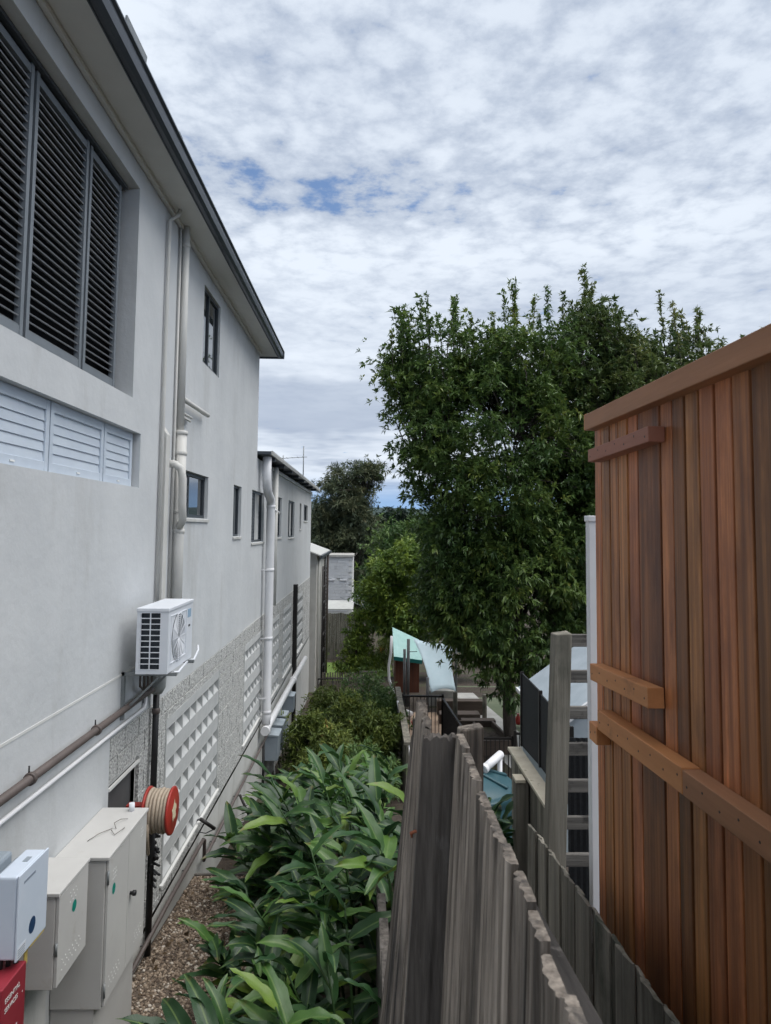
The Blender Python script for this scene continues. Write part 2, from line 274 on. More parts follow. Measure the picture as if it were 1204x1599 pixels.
# ------------------------------------------------------------------ mesh helpers
WL = {}      # world location of each object's own origin
def empty(name, loc):
    o = bpy.data.objects.new(name, None); COL.objects.link(o); o.location = loc; o.empty_display_size = .1
    WL[o.name] = Vector(loc); return o
def tag(o, label=None, cat=None, group=None, kind=None):
    if label: o['label'] = label
    if cat: o['category'] = cat
    if group: o['group'] = group
    if kind: o['kind'] = kind
    return o
def thing(name, loc, label, cat, group=None):
    return tag(empty(name, loc), label, cat, group)
class MB:
    def __init__(s): s.v = []; s.f = []; s.sm = []
    def quad(s, a, b, c, d):
        n = len(s.v); s.v += [tuple(a), tuple(b), tuple(c), tuple(d)]; s.f.append((n, n+1, n+2, n+3)); return s
    def poly(s, pts):
        n = len(s.v); s.v += [tuple(p) for p in pts]; s.f.append(tuple(range(n, n+len(pts)))); return s
    def box(s, x0, x1, y0, y1, z0, z1):
        return s.hexa([(x0, y0, z0), (x1, y0, z0), (x1, y1, z0), (x0, y1, z0), (x0, y0, z1), (x1, y0, z1), (x1, y1, z1), (x0, y1, z1)])
    def hexa(s, p):   # bottom ring 0-3 (ccw from above), top ring 4-7
        n = len(s.v); s.v += [tuple(q) for q in p]
        s.f += [tuple(n+i for i in q) for q in ((3, 2, 1, 0), (4, 5, 6, 7), (0, 1, 5, 4), (1, 2, 6, 5), (2, 3, 7, 6), (3, 0, 4, 7))]; return s
    def beam(s, a, b, w, h, up=(0, 0, 1)):
        a = Vector(a); b = Vector(b); d = (b-a).normalized(); u = Vector(up); r = d.cross(u).normalized(); u = r.cross(d).normalized()
        r *= w/2; u *= h/2
        return s.hexa([a-r-u, a+r-u, b+r-u, b-r-u, a-r+u, a+r+u, b+r+u, b-r+u])
    def tube(s, pts, r, n=10, cap=True, closed=False):
        pts = [Vector(p) for p in pts]; rs = r if isinstance(r, (list, tuple)) else [r]*len(pts)
        base = len(s.v); m = len(pts); u = None
        for i, p in enumerate(pts):
            a = pts[i-1] if (i > 0 or closed) else p; b = pts[(i+1) % m] if (i < m-1 or closed) else p
            d = (b-a).normalized()
            if u is None:
                u = Vector((0, 0, 1)) if abs(d.z) < .9 else Vector((1, 0, 0))
            u = (u - d*u.dot(d)).normalized(); w = d.cross(u)
            for k in range(n):
                t = 2*math.pi*k/n; q = p + (u*math.cos(t)+w*math.sin(t))*rs[i]; s.v.append(tuple(q))
        for i in range(m if closed else m-1):
            for k in range(n):
                j = (i+1) % m
                s.f.append((base+i*n+k, base+i*n+(k+1) % n, base+j*n+(k+1) % n, base+j*n+k)); s.sm.append(len(s.f)-1)
        if cap and not closed:
            s.f.append(tuple(base+k for k in reversed(range(n)))); s.f.append(tuple(base+(m-1)*n+k for k in range(n)))
        return s
    def lathe(s, c, axis, prof, n=24):   # prof: (radius, distance along axis)
        c = Vector(c); ax = Vector(axis).normalized(); u = ax.orthogonal().normalized(); w = ax.cross(u); base = len(s.v)
        for r, h in prof:
            for k in range(n):
                t = 2*math.pi*k/n; s.v.append(tuple(c+ax*h+(u*math.cos(t)+w*math.sin(t))*r))
        for i in range(len(prof)-1):
            for k in range(n):
                s.f.append((base+i*n+k, base+i*n+(k+1) % n, base+(i+1)*n+(k+1) % n, base+(i+1)*n+k)); s.sm.append(len(s.f)-1)
        s.f.append(tuple(base+k for k in reversed(range(n)))); s.f.append(tuple(base+(len(prof)-1)*n+k for k in range(n)))
        return s
    def sweep(s, prof, p0, p1, side, up):  # extrude a closed profile (side, up) from p0 to p1
        side = Vector(side); up = Vector(up); p0 = Vector(p0); p1 = Vector(p1); n = len(prof); base = len(s.v)
        for p in (p0, p1):
            for a, b in prof: s.v.append(tuple(p+side*a+up*b))
        for k in range(n): s.f.append((base+k, base+(k+1) % n, base+n+(k+1) % n, base+n+k))
        s.f.append(tuple(base+k for k in reversed(range(n)))); s.f.append(tuple(base+n+k for k in range(n))); return s
    def build(s, name, m, parent=None, bevel=0, loc=None, smooth=True):
        off = WL[parent.name] if parent else Vector(loc or (0, 0, 0))
        me = bpy.data.meshes.new(name); me.from_pydata([(x-off.x, y-off.y, z-off.z) for x, y, z in s.v], [], s.f)
        me.materials.append(MATS[m])
        if s.sm and smooth:
            fl = [False]*len(s.f)
            for i in s.sm: fl[i] = True
            me.polygons.foreach_set('use_smooth', fl)
        me.update()
        o = bpy.data.objects.new(name, me); COL.objects.link(o)
        if parent: o.parent = parent
        else: o.location = off
        WL[o.name] = off.copy()
        if bevel:
            b = o.modifiers.new('bevel', 'BEVEL'); b.width = bevel; b.segments = 2; b.limit_method = 'ANGLE'
        return o
def np_mesh(name, V, T, m, parent=None, rndv=None, loc=(0, 0, 0), smooth=False):
    off = WL[parent.name] if parent else Vector(loc)
    V = np.asarray(V, np.float32) - np.array(off, np.float32); T = np.asarray(T, np.int32)
    me = bpy.data.meshes.new(name); k = T.shape[1]
    me.vertices.add(len(V)); me.vertices.foreach_set('co', V.ravel())
    me.loops.add(T.size); me.loops.foreach_set('vertex_index', T.ravel())
    me.polygons.add(len(T)); me.polygons.foreach_set('loop_start', np.arange(0, T.size, k, dtype=np.int32))
    if smooth: me.polygons.foreach_set('use_smooth', np.ones(len(T), bool))
    if rndv is not None:
        a = me.attributes.new('rnd', 'FLOAT', 'POINT'); a.data.foreach_set('value', np.asarray(rndv, np.float32))
    me.materials.append(MATS[m]); me.update(calc_edges=True)
    o = bpy.data.objects.new(name, me); COL.objects.link(o)
    if parent: o.parent = parent
    else: o.location = off
    WL[o.name] = off.copy(); return o
def copy_part(src, parent, loc, scale=(1, 1, 1), rot=None, name=None):
    c = src.copy(); COL.objects.link(c); c.parent = parent; c.location = Vector(loc); c.scale = scale
    if rot is not None: c.rotation_euler = rot
    return c
def text_mesh(s, size, m, parent, origin, right, up, name='lettering'):
    cu = bpy.data.curves.new('t', 'FONT'); cu.body = s; cu.size = size; cu.extrude = 0.0006; cu.align_x = 'LEFT'
    t = bpy.data.objects.new('t', cu); COL.objects.link(t)
    dg = bpy.context.evaluated_depsgraph_get(); me = bpy.data.meshes.new_from_object(t.evaluated_get(dg))
    bpy.data.objects.remove(t); r = Vector(right); u = Vector(up); n = r.cross(u)
    off = Vector(origin) - WL[parent.name]
    for v in me.vertices: v.co = off + r*v.co.x + u*v.co.y + n*v.co.z
    me.materials.clear(); me.materials.append(MATS[m])
    o = bpy.data.objects.new(name, me); COL.objects.link(o); o.parent = parent; WL[o.name] = WL[parent.name].copy(); return o

# ------------------------------------------------------------------ ground
def pl(y, pts):
    return float(np.interp(y, [p[0] for p in pts], [p[1] for p in pts]))
GL = [(-6, -4.3), (5, -4.35), (7.7, -4.42), (9.82, -4.62), (9.9, -5.02), (17, -5.85), (28, -6.5), (36, -7.2), (45, -7.5), (60, -8), (200, -11), (3000, -24)]
GR = [(-6, -2.0), (3, -2.15), (6, -2.95), (9, -4.0), (15, -5.75), (17, -6.0), (28, -6.3), (36, -7.0), (45, -7.4), (60, -8), (200, -11), (3000, -24)]
def gz(x, y):
    t = min(1, max(0, (x-.02)/.24)); t = t*t*(3-2*t)
    return pl(y, GL)*(1-t)+pl(y, GR)*t
def sheet(name, xs, ys, m, dz=0.0, kind='structure', fn=gz, loc=(0, 0, 0)):
    V = [(x, y, fn(x, y)+dz) for y in ys for x in xs]; n = len(xs)
    T = [(j*n+i, j*n+i+1, (j+1)*n+i+1, (j+1)*n+i) for j in range(len(ys)-1) for i in range(n-1)]
    o = np_mesh(name, V, T, m, None, loc=loc, smooth=True)
    if kind: o['kind'] = kind
    return o
gx = [-2500, -900, -300, -100, -40, -15, -8, -4, -2.2, -1.5, -.8, -.3, 0, .05, .1, .15, .2, .26, .4, .8, 1.5, 2.5, 4, 6, 9, 14, 25, 60, 150, 500, 2500]
gy = [-60, -20, -6, -2, 0, 1.5, 3, 4, 5, 6, 7, 7.7, 8.4, 9, 9.6, 9.82, 9.9, 11, 13, 15, 17, 20, 24, 28, 32, 36, 40, 45, 60, 90, 140, 200, 400, 900, 2000, 3000]
sheet('ground', gx, gy, 'soil')
sheet('gravel_bed', [-2.27, -1.9, -1.5, -1.1, -.7], [1.5, 3, 4.5, 6, 7.7, 9, 9.82], 'gravel', .006)
sheet('mulch_bed', [.28, .6, 1.0, 1.3], [3, 4, 5, 6, 7, 8, 9], 'mulch', .006)
sheet('lawn', [-2.4, -1.5, -.5, .6, 1.2], [33, 35, 37, 39.5], 'lawn', .02)
sheet('turf', [3.0, 5, 8, 12], [21.5, 24, 27, 30], 'turf', .006)
sheet('sandpit', [.9, 1.6, 2.4], [20.6, 22, 24.6], 'sand', .012)
def path_curve(t): return Vector((4.55 - 1.1*t - .15*math.sin(t*3), 17.4 + 10.5*t, 0))
V = []; T = []
for i in range(15):
    t = i/14; p = path_curve(t); w = .75 - .1*t
    for sgn in (-1, 1): V.append((p.x+sgn*w, p.y, gz(p.x, p.y)+.02))
for i in range(14): T.append((2*i, 2*i+1, 2*i+3, 2*i+2))
tag(np_mesh('path', V, T, 'concrete'), kind='structure')
# far hills
V = []; T = []
hx = np.linspace(-1600, 1600, 81)
for j, (y, h) in enumerate(((620, -20), (700, 12), (860, 22), (1100, -20))):
    for i, x in enumerate(hx):
        V.append((x, y, h + (0 if h < 0 else 7*math.sin(x*.008+j)+4*math.sin(x*.023+2*j)+2*math.sin(x*.07))))
for j in range(3):
    for i in range(80): a = j*81+i; T.append((a, a+1, a+82, a+81))
tag(np_mesh('hills', V, T, 'hill', smooth=True), kind='structure')
# retaining wall under the old fence, mostly hidden behind the plants
rw = thing('retaining_wall', (.14, 5, -4.5), 'low grey timber sleeper wall hidden behind the broad leaved plants', 'retaining wall')
for k in range(12):
    zt = -2.15 - .2*k
    ya = 0 if k else 0
    yb = float(np.interp(-zt, [2.1, 2.15, 2.95, 4.0, 5.0], [2.8, 3.0, 6.0, 9.0, 12.4]))
    if zt > -4.7: MB().box(.10, .165, -1.5, yb, zt-.195, zt).build('sleeper', 'old_dark', rw, .006)

# ------------------------------------------------------------------ the apartment building on the left
X0 = -2.3
bld = thing('apartment_building', (X0, 7, -4.5), 'long white rendered apartment building with louvred windows and dark gutter', 'building')
holes = [(1.8, 6.84, 1.24, 3.32, .22), (2.2, 7.12, .385, .925, .13), (9.6, 10.65, 2.25, 3.33, .09), (8.63, 10.15, .12, .71, .10),
         (12.05, 12.78, -.15, .725, .10), (13.93, 15.53, -.29, .745, .10), (17.6, 18.65, -.235, .78, .10), (20.2, 21.8, -.27, .795, .10),
         (23.45, 24.0, -.02, .82, .10), (24.9, 26.45, .26, .83, .10)]
YE, YW = 14.45, 28.0
def facade(mb, x, y0, y1, z0, z1, hs):
    hs = [h for h in hs if h[1] > y0 and h[0] < y1 and h[3] > z0 and h[2] < z1]
    ys = sorted({y0, y1, *[min(max(v, y0), y1) for h in hs for v in h[:2]]}); zs = sorted({z0, z1, *[min(max(v, z0), z1) for h in hs for v in h[2:4]]})
    for a, b in zip(ys, ys[1:]):
        for c, d in zip(zs, zs[1:]):
            my, mz = (a+b)/2, (c+d)/2
            if any(h[0] < my < h[1] and h[2] < mz < h[3] for h in hs): continue
            mb.quad((x, a, c), (x, b, c), (x, b, d), (x, a, d))
w = MB()
facade(w, X0, -2.5, 13.0, -1.9, 3.58, holes); facade(w, X0, 13.0, YE, .9, 3.58, holes)
facade(w, X0, 13.0, YW, -1.9, .9, holes); facade(w, X0, YE, YW, .9, 1.42, holes)
facade(w, X0, -2.5, 6.57, -7.5, -1.9, [])
for (a, b, c, d, dp) in holes:
    xb = X0-dp
    w.quad((X0, a, c), (xb, a, c), (xb, b, c), (X0, b, c)); w.quad((X0, a, d), (X0, b, d), (xb, b, d), (xb, a, d))
    w.quad((X0, b, c), (xb, b, c), (xb, b, d), (X0, b, d)); w.quad((X0, a, c), (X0, a, d), (xb, a, d), (xb, a, c))
w.quad((X0, YE, 1.42), (X0, YE, 3.58), (-9, YE, 3.58), (-9, YE, 1.42))
w.quad((X0, YW, -7.5), (X0, YW, 1.42), (-9, YW, 1.42), (-9, YW, -7.5))
w.quad((X0, -2.5, -7.5), (-9, -2.5, -7.5), (-9, -2.5, 3.58), (X0, -2.5, 3.58))
w.build('wall', 'render', bld)
# inside: dark rooms (floors, back wall) so that openings look into depth
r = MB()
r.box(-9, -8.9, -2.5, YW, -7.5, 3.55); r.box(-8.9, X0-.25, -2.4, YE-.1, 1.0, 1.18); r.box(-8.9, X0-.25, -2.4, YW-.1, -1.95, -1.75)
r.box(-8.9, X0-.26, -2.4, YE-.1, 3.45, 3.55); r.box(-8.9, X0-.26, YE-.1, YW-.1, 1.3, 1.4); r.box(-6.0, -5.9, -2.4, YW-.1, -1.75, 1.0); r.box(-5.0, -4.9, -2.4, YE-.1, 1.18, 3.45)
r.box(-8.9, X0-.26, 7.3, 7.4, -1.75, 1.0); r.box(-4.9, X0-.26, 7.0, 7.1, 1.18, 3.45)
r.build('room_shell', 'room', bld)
# expansion groove shown as a thin raised bead
MB().box(X0, X0+.004, -2.4, 7.3, -1.395, -1.375).build('render_bead', 'soffit', bld)
MB().box(X0, X0+.004, 13.2, 27.9, -1.90, -1.875).build('render_bead', 'soffit', bld)
# soffit, gutter and hipped roof
s = MB(); s.box(-2.296, -1.95, -2.5, 14.75, 3.582, 3.60); s.box(-9, -2.296, YE+.004, 14.75, 3.582, 3.60)
s.build('soffit', 'soffit', bld)
MB().box(-2.296, -2.25, -2.5, YE-.01, 3.535, 3.578).build('cornice_bead', 'soffit', bld, .006)
gp = [(0, 0), (.05, -.005), (.085, .02), (.10, .075), (.095, .12), (.118, .135), (.118, .15), (.085, .15), (.075, .03), (.01, .02), (.01, .13), (0, .13)]
g = MB(); g.sweep(gp, (-1.95, -2.5, 3.555), (-1.95, 14.80, 3.555), (1, 0, 0), (0, 0, 1)); g.build('gutter', 'gutter', bld)
MB().box(-1.955, -1.945, -2.5, 14.75, 3.545, 3.60).build('fascia', 'gutter', bld)
MB().sweep(gp, (-1.84, 14.76, 3.555), (-9, 14.76, 3.555), (0, 1, 0), (0, 0, 1)).build('gutter', 'gutter', bld)
rf = MB(); e0, rz, rx = 3.68, 5.3, -6.0
rf.quad((-1.88, -2.5, e0), (-1.88, 14.78, e0), (rx, 10.6, rz), (rx, -2.5, rz)); rf.poly([(-1.88, 14.78, e0), (-10, 14.78, e0), (rx, 10.6, rz)])
rf.quad((rx, -2.5, rz), (rx, 10.6, rz), (-10, 14.78, e0), (-10, -2.5, e0)); rf.build('roof', 'roof_metal', bld)
# strips of gutter mesh standing up above the gutter edge
for (ya, yb, h) in ((5.05, 5.52, .085), (6.5, 6.62, .03)):
    m_ = MB(); n = 9
    for i in range(n):
        t = i/(n-1); y = ya+(yb-ya)*t; hh = h*math.sin(math.pi*(.12+.88*t) if h > .1 else 1.5)**.6 if h > .1 else h
        if i < n-1:
            t2 = (i+1)/(n-1); y2 = ya+(yb-ya)*t2; h2 = h*max(.05, math.sin(math.pi*(.12+.86*t2)))**.6 if h > .1 else h
            hh = h*max(.05, math.sin(math.pi*(.12+.86*t)))**.6 if h > .1 else h
            m_.hexa([(-1.86, y, 3.69), (-1.845, y, 3.69), (-1.845, y2, 3.69), (-1.86, y2, 3.69), (-1.85, y, 3.69+hh), (-1.835, y, 3.69+hh), (-1.835, y2, 3.69+h2), (-1.85, y2, 3.69+h2)])
    m_.build('gutter_guard', 'galv', bld)
# lower wing roof
MB().box(-9, -2.02, YE+.01, 28.35, 1.50, 1.56).build('wing_roof', 'gutter', bld)
MB().sweep([(0, 0), (.02, 0), (.028, .05), (.028, .085), (0, .085)], (-2.02, YE+.01, 1.485), (-2.02, 28.4, 1.485), (1, 0, 0), (0, 0, 1)).build('wing_gutter', 'roof_pale', bld)
MB().box(-2.30, -2.26, 16.6, YW, 1.33, 1.42).build('wing_trim', 'roof_pale', bld)
for k in range(8):
    MB().box(-2.26, -2.04, 15.2+k*1.7, 15.26+k*1.7, 1.42, 1.498).build('rafter_end', 'dark_frame', bld)

# big upper opening with three sliding slatted screens
xs = -2.46
for (ya, yb) in ((1.82, 2.94), (2.98, 3.93), (3.97, 4.93), (4.97, 5.93), (5.97, 6.72)):
    fr = MB(); 
    fr.box(xs-.02, xs+.025, ya, ya+.045, 1.26, 3.28); fr.box(xs-.02, xs+.025, yb-.045, yb, 1.26, 3.28)
    fr.box(xs-.018, xs+.022, ya+.045, yb-.045, 1.30, 1.38); fr.box(xs-.018, xs+.022, ya+.045, yb-.045, 3.20, 3.26)
    scn = fr.build('slatted_screen', 'screen_post', bld)
    bl = MB(); y0_, y1_ = ya+.046, yb-.046
    bl.hexa([(xs-.022, y0_, 1.395), (xs+.012, y0_, 1.382), (xs+.012, y1_, 1.382), (xs-.022, y1_, 1.395), (xs-.018, y0_, 1.403), (xs+.016, y0_, 1.390), (xs+.016, y1_, 1.390), (xs-.018, y1_, 1.403)])
    b0 = bl.build('slat', 'blade_dark', scn)
    for k in range(1, 29): copy_part(b0, scn, (0, 0, k*.0632), name='slat')
MB().box(-2.52, -2.40, 2.0, 6.80, 1.243, 1.262).build('screen_track', 'dark_frame', bld)
MB().box(-2.52, -2.40, 2.0, 6.80, 3.285, 3.318).build('screen_track', 'dark_frame', bld)
# pale louvre window below
xl = -2.385
for (ya, yb) in ((2.21, 3.13), (3.15, 4.18), (4.20, 5.25), (5.27, 6.32), (6.34, 7.08)):
    fr = MB(); t = .055
    fr.box(xl-.03, xl+.02, ya, ya+t, .387, .922); fr.box(xl-.03, xl+.02, yb-t, yb, .387, .922)
    fr.box(xl-.028, xl+.018, ya+t, yb-t, .387, .465); fr.box(xl-.028, xl+.018, ya+t, yb-t, .845, .922)
    lp = fr.build('louvre_window', 'louvre', bld, .003)
    bl = MB(); y0_, y1_ = ya+t+.002, yb-t-.002
    bl.hexa([(xl+.002, y0_, .462), (xl+.010, y0_, .462), (xl+.010, y1_, .462), (xl+.002, y1_, .462), (xl-.009, y0_, .558), (xl-.002, y0_, .558), (xl-.002, y1_, .558), (xl-.009, y1_, .558)])
    b0 = bl.build('louvre_blade', 'louvre', lp, .002)
    for k in range(1, 5): copy_part(b0, lp, (0, 0, k*.0745))
    MB().box(xl+.019, xl+.024, (ya+yb)/2-.03, (ya+yb)/2+.03, .42, .432).build('catch', 'white_print', lp)
# plain windows
def window(y0, y1, z0, z1, split=None, mesh=False, frost=False, depth=.07, sill=True, curtain=False):
    x = X0-depth; t = .045 if y1-y0 > .8 else .035
    f = MB(); f.box(x-.03, x+.02, y0+.003, y0+t, z0+.003, z1-.003); f.box(x-.03, x+.02, y1-t, y1-.003, z0+.003, z1-.003)
    f.box(x-.029, x+.019, y0+t, y1-t, z0+.003, z0+t); f.box(x-.029, x+.019, y0+t, y1-t, z1-t, z1-.003)
    ym = y0+(y1-y0)*split if split else None
    if ym: f.box(x-.028, x+.018, ym-t*.45, ym+t*.45, z0+t, z1-t)
    wn = f.build('window', 'dark_frame', bld)
    spans = [(y0+t, ym-t*.45), (ym+t*.45, y1-t)] if ym else [(y0+t, y1-t)]
    for i, (a, b) in enumerate(spans):
        MB().box(x-.012, x-.004, a, b, z0+t, z1-t).build('pane', 'glass' if not frost or i == 0 else 'glass_frost', wn)
    if curtain and ym:
        MB().box(x+.0, x+.003, ym+t*.5, ym+(y1-ym)*.62, z0+t, z1-t).build('blind', 'curtain', wn)
    if mesh:
        g = MB(); a, b = spans[0]; n = 7; nz = int(round((z1-z0)/((b-a)/n)*.55))
        dz = (z1-z0-2*t)/nz
        for i in range(n+1):
            pass
        st = (b-a)/n
        for k in range(-nz, n+1):
            for sgn in (1, -1):
                ya, za = a+k*st, (z0+t if sgn > 0 else z1-t); L_ = (z1-z0-2*t)
                yb, zb = ya+nz*st, za+sgn*L_
                # clip to the pane
                p, q = 0.0, 1.0
                if ya < a: p = (a-ya)/(yb-ya)
                if yb > b: q = (b-ya)/(yb-ya)
                if q-p < .02: continue
                A = (x+.012, ya+(yb-ya)*p, za+(zb-za)*p); B = (x+.012, ya+(yb-ya)*q, za+(zb-za)*q)
                g.beam(A, B, .004, .004, (1, 0, 0))
        g.build('security_mesh', 'screen_post', wn)
    if sill:
        MB().hexa([(X0-.03, y0-.02, z0-.045), (X0+.022, y0-.02, z0-.05), (X0+.022, y1+.02, z0-.05), (X0-.03, y1+.02, z0-.045), (X0-.03, y0-.02, z0-.002), (X0+.022, y0-.02, z0-.016), (X0+.022, y1+.02, z0-.016), (X0-.03, y1+.02, z0-.002)]).build('sill', 'plinth', wn)
    return wn
window(9.6, 10.65, 2.25, 3.33, .42, depth=.05, sill=False)
window(8.63, 10.15, .12, .71, .42, mesh=True)
window(12.05, 12.78, -.15, .725, .45)
window(13.93, 15.53, -.29, .745, .42, mesh=True, curtain=True)
window(17.6, 18.65, -.235, .78, .6); window(20.2, 21.8, -.27, .795, .45, curtain=True); window(23.45, 24.0, -.02, .82); window(24.9, 26.45, .26, .83, .5)

# garage storey: exposed aggregate block courses with perforated panels, smooth plinth under a ledge
ZB0, ZB1 = -1.905, -4.175; ZP = -3.985
panels = [(8.33, 11.2), (13.45, 15.7), (16.6, 18.5), (19.4, 21.3), (23.2, 25.0)]
facade_b = MB(); facade(facade_b, X0-.03, 6.57, YW, ZB1, ZB0, [(a, b, ZP, -2.195, 0) for a, b in panels] + [(6.62, 7.38, -3.4, -2.35, 0)])
facade_b.quad((X0-.03, 6.57, ZB0), (X0-.03, YW, ZB0), (X0, YW, ZB0), (X0, 6.57, ZB0))
bw = facade_b.build('block_wall', 'mortar', bld)
MB().box(X0-.09, X0-.07, 6.6, 7.4, -3.42, -2.33).build('vent_cover', 'vent_grey', bld)
MB().box(X0-.01, X0+.012, 6.57, 7.42, -2.365, -2.34).build('vent_lintel', 'soffit', bld)
blocks = []
for c in range(12):
    zt = ZB0-.003-c*.1985; zb = max(zt-.189, ZB1+.004)
    if zt-zb < .05: continue
    y = 6.58 - (.2 if c % 2 else 0)
    while y < YW-.05:
        a, b = max(y, 6.575), min(y+.39, YW)
        segs = [(a, b)]
        for (p, q) in panels + ([(6.6, 7.40)] if zb < -2.34 and zt > -3.42 else []):
            if p == 6.6 or (zb < -2.19 and zt > -3.98):
                ns = []
                for (u, v) in segs:
                    if v <= p or u >= q: ns.append((u, v)); continue
                    if zt > -2.19 and p != 6.6: blocks.append((max(u, p), min(v, q), -2.2, zt))
                    if u < p: ns.append((u, p))
                    if v > q: ns.append((q, v))
                segs = ns
        for (u, v) in segs:
            if v-u > .04: blocks.append((u, v, zb, zt))
        y += .4
far = MB(); cache = {}
for (u, v, zb, zt) in blocks:
    if u < 14.5:
        key = (round(v-u, 3), round(zt-zb, 3))
        at_ = (rnd.uniform(-.004, .004), u-WL[bw.name].y, (zb+zt)/2-WL[bw.name].z)
        if key in cache: copy_part(cache[key], bw, at_)
        else:
            m_ = MB(); w2, h2 = v-u-.010, (zt-zb)/2; B_ = WL[bw.name]
            m_.box(B_.x-.03, B_.x+.006, B_.y, B_.y+w2, B_.z-h2, B_.z+h2); o = m_.build('block', 'pebble', bw, .004); o.location = at_; cache[key] = o
    else:
        dx = rnd.uniform(-.004, .004); far.box(X0-.03, X0+.004+dx, u, v-.008, zb, zt)
tag(far.build('block_courses', 'pebble', bld), kind='stuff')
def perforated_panel(ya, yb):
    f = MB()
    n = max(3, int(round((yb-ya-.06)/.356))); pw = (yb-ya-.06)/n
    rows = [-2.40, -2.775, -3.15, -3.525, -3.875]; hh = .094
    edges = [-2.195] + [z for r_ in rows for z in (r_+hh, r_-hh)] + [ZP]
    for k in range(0, len(edges), 2):
        zt, zb = edges[k], edges[k+1]
        if zt-zb > .004: f.box(X0-.10, X0+.010, ya+.004, yb-.004, zb+.003, zt-.003)
    f.box(X0-.012, X0+.016, ya-.012, ya+.004, ZP, -2.195); f.box(X0-.012, X0+.016, yb-.004, yb+.012, ZP, -2.195)
    P = f.build('vent_panel', 'breeze', bld)
    MB().box(X0-.32, X0-.30, ya-.2, yb+.2, ZP-.1, -2.1).build('void_shade_sheet', 'black', P)  # added black sheet, its colour stands in for the dark void behind the blocks
    # one breeze block: a frame round an inverted pyramid
    b = MB(); y0, y1, z0, z1 = 0, pw-.003, -hh+.003, hh-.003; x1 = X0+.012; xb = X0-.115
    iy0, iy1, iz0, iz1 = y0+.014, y1-.014, z0+.003, z1-.003
    o_ = [(x1, y0, z0), (x1, y1, z0), (x1, y1, z1), (x1, y0, z1)]; i_ = [(x1, iy0, iz0), (x1, iy1, iz0), (x1, iy1, iz1), (x1, iy0, iz1)]
    r0, r1 = (xb, iy0, iz1), (xb, iy1, iz1)                       # sloping sill runs up to the back of the lintel
    b.quad(i_[0], i_[1], r1, r0); b.poly([i_[1], i_[2], r1]); b.poly([i_[0], r0, i_[3]]); b.quad(i_[3], r0, r1, i_[2])
    for k in range(4):
        k2 = (k+1) % 4; b.quad(o_[k], o_[k2], i_[k2], i_[k])
        bo = [(X0-.011, q[1], q[2]) for q in (o_[k], o_[k2])]; b.quad(bo[0], bo[1], o_[k2], o_[k])
    b0 = b.build('breeze_block', 'breeze', P); bs = WL[P.name]; used = False
    for rz_ in rows:
        for k in range(n):
            loc = (0, ya+.03+k*pw, rz_)
            if not used: b0.location = loc; used = True
            else: copy_part(b0, P, loc)
    return P
# the backing of the panels stands behind the block wall face, so cut it: panels sit 2-3 cm proud of the mortar plane
for (ya, yb) in panels: perforated_panel(ya, yb)
pn = MB(); pn.quad((X0+.02, 6.57, -7.6), (X0+.02, YW, -7.6), (X0+.02, YW, ZB1-.01), (X0+.02, 6.57, ZB1-.01))
pn.quad((X0+.02, 6.57, -7.6), (X0+.02, 6.57, ZB1-.01), (X0-.05, 6.57, ZB1-.01), (X0-.05, 6.57, -7.6))
pn.build('plinth', 'plinth', bld)
for (ya, yb) in panels: MB().hexa([(X0-.03, ya-.06, ZP-.03), (X0+.04, ya-.06, ZP-.035), (X0+.04, yb+.06, ZP-.035), (X0-.03, yb+.06, ZP-.03), (X0-.03, ya-.06, ZP-.001), (X0+.04, ya-.06, ZP-.012), (X0+.04, yb+.06, ZP-.012), (X0-.03, yb+.06, ZP-.001)]).build('ledge', 'soffit', bld)

# pipes on the facade
def collar(mb, x, y, z, r, h=.05): mb.lathe((x, y, z-h/2), (0, 0, 1), [(r, 0), (r+.008, .004), (r+.008, h-.004), (r, h)], 14)
p = MB(); p.tube([(-2.18, 7.86, 3.575), (-2.20, 7.84, 3.50), (-2.265, 7.75, 3.40), (-2.268, 7.75, 1.5), (-2.268, 7.74, -.9)], .021, 10); p.build('waste_pipe', 'pipe_paint', bld)
p = MB(); p.tube([(-2.235, 8.33, 3.578), (-2.235, 8.33, 1.12)], .046, 14); p.tube([(-2.22, 8.33, 1.12), (-2.22, 8.32, -1.55)], .066, 16)
for z, r_ in ((3.35, .046), (1.1, .068), (.86, .066), (.18, .066), (-.05, .066)): collar(p, -2.235 if z > 2 else -2.22, 8.33, z, r_)
p.tube([(-2.275, 8.25, 3.56), (-2.275, 8.25, 1.0), (-2.275, 8.22, -.9)], .014, 8)
p.build('soil_pipe', 'pipe_paint', bld)
p = MB(); p.tube([(-2.22, 8.32, -.02), (-2.14, 8.20, .08), (-2.13, 8.12, .25), (-2.13, 8.11, .55), (-2.15, 8.10, .66), (-2.22, 8.10, .71), (-2.30, 8.10, .72)], .045, 14); p.build('branch_pipe', 'pipe_paint', bld)
p = MB(); p.hexa([(X0, 7.80, -.95), (-2.235, 7.80, -.95), (-2.235, 7.94, -.95), (X0, 7.94, -.95), (X0, 7.80, 1.12), (-2.235, 7.80, 1.02), (-2.235, 7.94, 1.02), (X0, 7.94, 1.12)]); p.build('pipe_trunking', 'pipe_paint', bld, .008)
p = MB(); p.tube([(-2.22, 8.36, 1.51), (-2.22, 9.0, 1.515), (-2.22, 9.66, 1.52)], .03, 12); p.build('overflow_pipe', 'pipe_paint', bld)
p = MB(); p.tube([(-2.25, 8.36, 1.36), (-2.25, 8.90, 1.365)], .016, 10); p.tube([(-2.25, 8.36, 1.31), (-2.25, 8.84, 1.315)], .014, 10); p.build('overflow_pipe', 'pipe_paint', bld)
